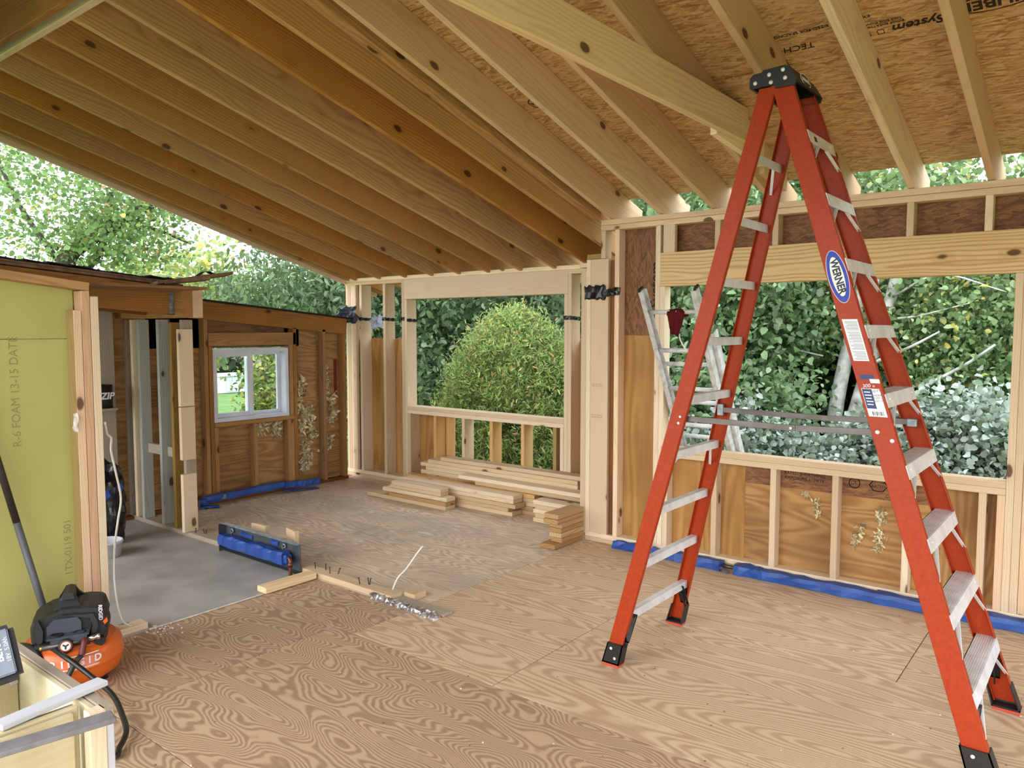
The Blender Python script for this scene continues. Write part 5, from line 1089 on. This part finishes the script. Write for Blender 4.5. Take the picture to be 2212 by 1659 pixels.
# ================================================================== OUTSIDE
GZ = -0.6
gr = bmesh.new(); n = 40
gv = [[gr.verts.new((-70 + 90 * i / n, -25 + 85 * j / n, GZ + 0.05 * math.sin(i * 1.3) * math.cos(j * .9))) for j in range(n + 1)] for i in range(n + 1)]
for i in range(n):
    for j in range(n): gr.faces.new((gv[i][j], gv[i + 1][j], gv[i + 1][j + 1], gv[i][j + 1]))
tag(bm_obj('lawn', gr, 'grass', None, True), kind='structure')
fdn = empty('trim_2', (-2.5, 2.5, GZ), kind='structure')
for x0, x1, y0, y1 in ((-7.2, 2.2, 4.95, 5.12), (-7.1, -3.25, 5.6, 5.76), (-7.2, -7.05, -1.5, 5.7)): bx('foundation', fdn, x0, x1, y0, y1, GZ, -0.242, 'vinyl', 0)
def crown(C_, Rr, clusters, per, spread, shell=0.55, zmin=None, lean=0.0):
    u = RS.normal(size=(clusters, 3)); u /= np.linalg.norm(u, axis=1)[:, None]
    r = RS.uniform(shell, 1.0, clusters) ** 0.7
    c = np.array(C_) + u * r[:, None] * np.array(Rr)
    p = np.repeat(c, per, 0) + RS.normal(size=(clusters * per, 3)) * np.array(spread)
    if zmin is not None: p = p[p[:, 2] > zmin]
    return p
def trunk(name, paths, mat, parent):
    bm = bmesh.new()
    for pts, r0, r1 in paths:
        c = crom(pts, 5); add_tube(bm, c, [r0 + (r1 - r0) * i / (len(c) - 1) for i in range(len(c))], 8)
    return bm_obj(name, bm, mat, parent)
def tree(label, base, group=None, name='tree'): return empty(name, base, label, 'tree', group)
GRN = [(.075, .135, .040), (.10, .175, .05), (.055, .10, .035), (.13, .20, .06)]
# maple on the left with visible limbs
t = tree('large maple with dark limbs against the sky above the old lean-to roof', (-13.2, 5.0, GZ))
trunk('trunk', [([(-13.3, 5.0, GZ), (-13.1, 5.1, 1.6), (-13.0, 5.15, 2.7), (-12.9, 5.45, 3.05), (-12.75, 5.75, 3.3), (-12.5, 6.25, 3.65), (-12.3, 6.8, 3.9)], .20, .05),
    ([(-13.05, 5.2, 2.3), (-12.95, 5.5, 2.7), (-12.8, 5.62, 3.0), (-12.6, 5.7, 3.8)], .09, .04), ([(-13.0, 5.1, 2.6), (-13.3, 4.6, 3.6), (-13.6, 4.2, 5.0)], .05, .02), ([(-12.75, 5.75, 3.3), (-12.7, 6.4, 3.3), (-12.6, 7.0, 3.1)], .05, .02)], 'bark', t)
P = np.concatenate([crown((-13.4, 4.6, 4.7), (3.6, 3.2, 2.5), 330, 44, (.28, .28, .18), .25, 2.2), crown((-12.6, 6.2, 4.4), (1.4, 1.0, 1.4), 75, 40, (.26, .26, .14), .3), crown((-12.6, 5.8, 3.1), (1.4, 1.2, .5), 50, 40, (.22, .22, .12), .3)])
leaves('foliage', P, .078, .75, [(.13, .23, .06), (.10, .19, .055), (.20, .30, .07), (.42, .32, .06), (.40, .18, .07)], [5, 4, 3, .25, .12], t)
t = tree('yellowing tree far off behind the broken roof board', (-16.5, 9.0, GZ)); trunk('trunk', [([(-16.5, 9.0, GZ), (-16.4, 9.0, 2.5)], .12, .04)], 'bark', t)
leaves('foliage', crown((-16.4, 9.0, 2.1), (1.6, 1.5, 1.5), 120, 34, (.28,) * 3, .3), .14, .7, [(.40, .36, .06), (.25, .32, .08), (.18, .28, .08)], [4, 3, 3], t)
# willowy tree left of the recess
DK = [(.07, .13, .05), (.10, .17, .065), (.05, .09, .04), (.15, .21, .11)]
t = tree('dense dark willow-like tree beyond the old wall corner', (-10.2, 7.9, GZ)); trunk('trunk', [([(-10.2, 8.0, GZ), (-10.1, 7.9, 1.5), (-9.9, 7.8, 3.2)], .18, .06)], 'bark', t)
leaves('foliage', np.concatenate([crown((-10.0, 7.5, 1.55), (2.0, 1.7, 1.5), 420, 38, (.20, .20, .22), .4, 1.3), crown((-11.4, 7.6, 1.0), (1.6, 1.3, 1.6), 260, 36, (.2, .2, .2), .4, 1.45)]), .115, .34, DK, [4, 4, 3, 2], t, droop=.8)
t = tree('leafy green tree filling the left of the recess opening', (-8.4, 8.6, GZ)); trunk('trunk', [([(-8.4, 8.7, GZ), (-8.3, 8.6, 2.0), (-8.0, 8.5, 3.5)], .15, .05), ([(-7.9, 8.0, .3), (-7.75, 7.7, 1.2)], .02, .008), ([(-7.95, 8.0, .2), (-7.9, 7.7, 1.0)], .02, .008)], 'bark', t)
leaves('foliage', np.concatenate([crown((-8.6, 8.3, 2.3), (1.7, 1.2, 1.7), 420, 38, (.12, .12, .12), .4), crown((-7.7, 7.4, .5), (1.0, .8, 1.0), 160, 34, (.15,) * 3, .4)]), .10, .55, [(.075, .135, .05), (.10, .175, .065), (.05, .09, .038), (.17, .23, .13)], [4, 4, 3, 2], t, droop=.5)
t = tree('tree with dark trunk at the right of the recess opening', (-6.6, 10.4, GZ)); trunk('trunk', [([(-6.9, 10.4, GZ), (-6.75, 10.3, 1.0), (-6.55, 10.2, 2.0), (-6.3, 10.1, 3.5)], .20, .12), ([(-6.6, 10.2, 1.7), (-6.1, 10.0, 2.3)], .05, .02)], 'bark', t)
leaves('foliage', np.concatenate([crown((-6.9, 10.8, 2.7), (2.2, 1.4, 1.5), 380, 36, (.22,) * 3, .4), crown((-5.3, 9.2, 1.7), (1.1, 1.0, 1.8), 200, 36, (.2,) * 3, .4)]), .11, .5, DK, [4, 4, 3, 3], t, droop=.5)
# arborvitae: flat upswept sprays, rusty tips
t = empty('arborvitae', (-5.75, 7.35, GZ), 'bright green cedar bush with rusty tips in the recess opening', 'shrub')
trunk('stem', [([(-5.75, 7.35, GZ), (-5.75, 7.35, 1.2)], .06, .02)], 'bark', t)
def cone(cx, cy, z0, z1, r, nC, per, sp):
    h = RS.uniform(0, 1, nC) ** 0.85; a = RS.uniform(0, 2 * math.pi, nC); rr = r * np.sqrt(np.clip(1 - h ** 1.7, 0, 1)) * RS.uniform(.75, 1.05, nC)
    c = np.stack([cx + rr * np.cos(a), cy + rr * np.sin(a), z0 + (z1 - z0) * h], 1); return np.repeat(c, per, 0) + RS.normal(size=(nC * per, 3)) * sp
P = np.concatenate([cone(-5.85, 7.4, GZ, 1.80, 1.12, 1300, 36, .075), cone(-5.1, 7.6, GZ, 1.35, .75, 520, 34, .075), cone(-6.5, 7.2, GZ, .7, .7, 300, 28, .08)])
leaves('foliage', P, .066, .24, [(.16, .23, .045), (.24, .31, .065), (.09, .15, .04), (.42, .22, .08)], [4, 4.5, 2.5, 1.0], t, 'leaf', up=.1, droop=-.35, gain=2.0)
# birch behind the wide opening
t = tree('white-barked birch with two trunks seen through the wide opening', (-2.6, 9.2, GZ))
trunk('trunk', [([(-2.63, 9.15, GZ), (-2.567, 9.15, .54), (-2.47, 9.17, 1.28), (-2.36, 9.2, 1.9), (-2.2, 9.25, 3.0)], .095, .06), ([(-2.40, 9.2, .5), (-2.22, 9.22, 1.25), (-2.115, 9.26, 1.70), (-1.996, 9.29, 2.2), (-1.8, 9.3, 3.4)], .085, .055), ([(-2.2, 9.22, 1.4), (-2.22, 9.2, 1.7), (-2.16, 9.2, 2.3)], .05, .03)], 'birch', t)
trunk('branch', [([(-2.1, 9.2, 1.75), (-1.7, 8.9, 1.78), (-1.2, 8.7, 1.9)], .016, .006), ([(-2.2, 9.1, 1.25), (-1.75, 8.8, 1.45), (-1.45, 8.7, 1.62)], .022, .010), ([(-1.6, 8.8, 1.05), (-1.2, 8.6, 1.3), (-.95, 8.5, 1.5)], .02, .01), ([(-3.4, 8.9, 1.4), (-3.0, 8.8, 1.42), (-2.6, 8.8, 1.35)], .014, .008), ([(-2.0, 9.2, 2.0), (-1.5, 8.9, 2.2), (-.9, 8.7, 2.0)], .016, .006)], 'birch', t)
BI = [(.10, .17, .06), (.13, .21, .075), (.07, .12, .045), (.20, .26, .12), (.50, .40, .05)]
P = np.concatenate([crown((-1.6, 9.6, 2.4), (2.4, .9, 1.5), 260, 44, (.11, .11, .16), .3), crown((-.9, 9.1, 1.5), (1.1, .5, .9), 130, 44, (.10, .10, .15), .3), crown((-3.0, 9.9, 2.6), (1.6, .8, 1.3), 200, 42, (.11, .11, .16), .3), crown((-1.8, 9.8, 4.2), (3.0, 1.4, .8), 110, 22, (.3, .3, .2), .3)])
leaves('foliage', P, .068, .75, BI, [4, 4, 3, 3, .8], t, droop=1.0, gain=2.1)
t = tree('leafy maple at the left of the wide opening', (-4.2, 9.0, GZ)); trunk('trunk', [([(-4.3, 9.2, GZ), (-4.2, 9.1, 2.0), (-4.0, 9.0, 3.5)], .10, .04)], 'bark', t)
leaves('foliage', np.concatenate([crown((-3.7, 8.6, 2.1), (1.2, .8, 1.3), 300, 44, (.11, .11, .12), .35), crown((-3.3, 8.1, .7), (.9, .6, .7), 150, 32, (.16,) * 3, .35), crown((-4.3, 9.3, 3.8), (1.8, 1.2, 1.0), 200, 28, (.28,) * 3, .35)]), .082, .75, [(.09, .16, .06), (.12, .20, .075), (.06, .11, .045), (.18, .25, .13)], [4, 4, 3, 3], t, droop=.7, gain=2.0)
# pale shrubs under the opening
def shrub(label, c, r, n, group=None):
    t = empty('shrub', (c[0], c[1], GZ), label, 'shrub', group)
    trunk('stem', [([(c[0], c[1], GZ), (c[0] + .1, c[1], c[2] * .5)], .03, .01), ([(c[0] - .1, c[1], GZ), (c[0] - .3, c[1] - .1, c[2])], .02, .006), ([(c[0], c[1] - .1, GZ), (c[0] + .35, c[1] - .2, c[2] + .3)], .012, .005)], 'bark', t)
    leaves('foliage', crown(c, r, n, 46, (.10, .10, .10), .45), .060, .92, [(.26, .32, .26), (.34, .40, .34), (.17, .23, .17), (.09, .15, .07)], [4, 3, 3, 1.5], t, 'silver', up=.7, droop=.2, jitter=.25)
shrub('silvery round-leaved shrub at the right end of the wide opening', (-1.05, 7.55, .35), (.95, .65, .72), 420)
shrub('low silvery shrub behind the orange ladder rail', (-1.95, 7.5, .05), (.75, .6, .62), 260)
shrub('silvery green shrub at the left end of the wide opening', (-2.95, 7.4, .15), (.95, .6, .68), 330)
# background belt of trees beyond the yard
for i, (x, y, z, r, lb) in enumerate([(-1.2, 12.6, 1.8, 1.8, 'dark thicket behind the birch at the right edge'), (-4.0, 13.5, 2.2, 2.4, 'dark thicket behind the birch trunks'), (-7.6, 14.0, 2.4, 2.6, 'dark wood behind the cedar bush'), (-11.5, 13.2, 1.6, 2.4, 'dark wood behind the recess studs'), (-15.0, 12.2, 0.9, 1.6, 'distant trees right of the yellowing tree'), (1.6, 12.0, 2.2, 2.2, 'thicket beyond the right edge of the opening')]):
    t = tree(lb, (x, y, GZ), name='distant_tree'); trunk('trunk', [([(x, y, GZ), (x + .1, y, z)], .14, .06)], 'bark', t)
    leaves('foliage', np.concatenate([crown((x, y, z), (r, 1.3, r * .95), 420, 34, (.28, .28, .24), .3), crown((x, y, .2), (r, 1.0, .9), 160, 30, (.25,) * 3, .3)]), .17, .7, [(.05, .095, .035), (.07, .125, .045), (.035, .07, .028), (.12, .16, .06)], [4, 4, 4, 1], t, droop=.6, gain=1.0)
for i, (x, y, lb) in enumerate([(-34, 14.5, 'far tree beyond the lawn, left in the small window'), (-33, 20, 'far tree beyond the lawn, right in the small window'), (-27, 22, 'far tree behind the yellow bush')]):
    t = tree(lb, (x, y, GZ), name='distant_tree'); trunk('trunk', [([(x, y, GZ), (x, y, 3)], .25, .1)], 'bark', t)
    leaves('foliage', crown((x, y, 1.4), (4.0, 4.0, 2.0), 320, 34, (.5,) * 3, .3), .34, .7, [(.07, .13, .045), (.10, .17, .055), (.05, .09, .035)], [4, 4, 3], t)
t = empty('shrub', (-13.5, 9.3, GZ), 'yellow-leaved bush seen through the right pane of the small window', 'shrub'); trunk('stem', [([(-13.5, 9.3, GZ), (-13.5, 9.3, .6)], .04, .01)], 'bark', t)
leaves('foliage', crown((-13.6, 9.15, .45), (.5, .5, .8), 90, 26, (.15,) * 3, .3), .10, .7, [(.42, .40, .06), (.22, .30, .07), (.13, .2, .05)], [4, 3, 3], t)
sh = empty('garden_shed', (-24.9, 15.0, GZ), 'small pale shed on the lawn seen through the left pane of the small window', 'shed')
bx('shed_body', sh, -25.3, -24.5, 14.5, 15.5, GZ, -0.02, 'siding', 0.01); bx('shed_door', sh, -24.5, -24.47, 14.75, 15.2, GZ + .05, -0.1, 'white', 0.005); bx('shed_roof', sh, -25.4, -24.4, 14.4, 15.6, -0.02, 0.06, 'vinylwhite', 0.02)
tag(tube('utility_wire', [(-16, 4.5, 3.05), (-12.0, 7.2, 2.45), (-9.5, 9.2, 2.25)], 0.006, 'cable'), 'thin pale overhead wire crossing in front of the trees', 'wire')
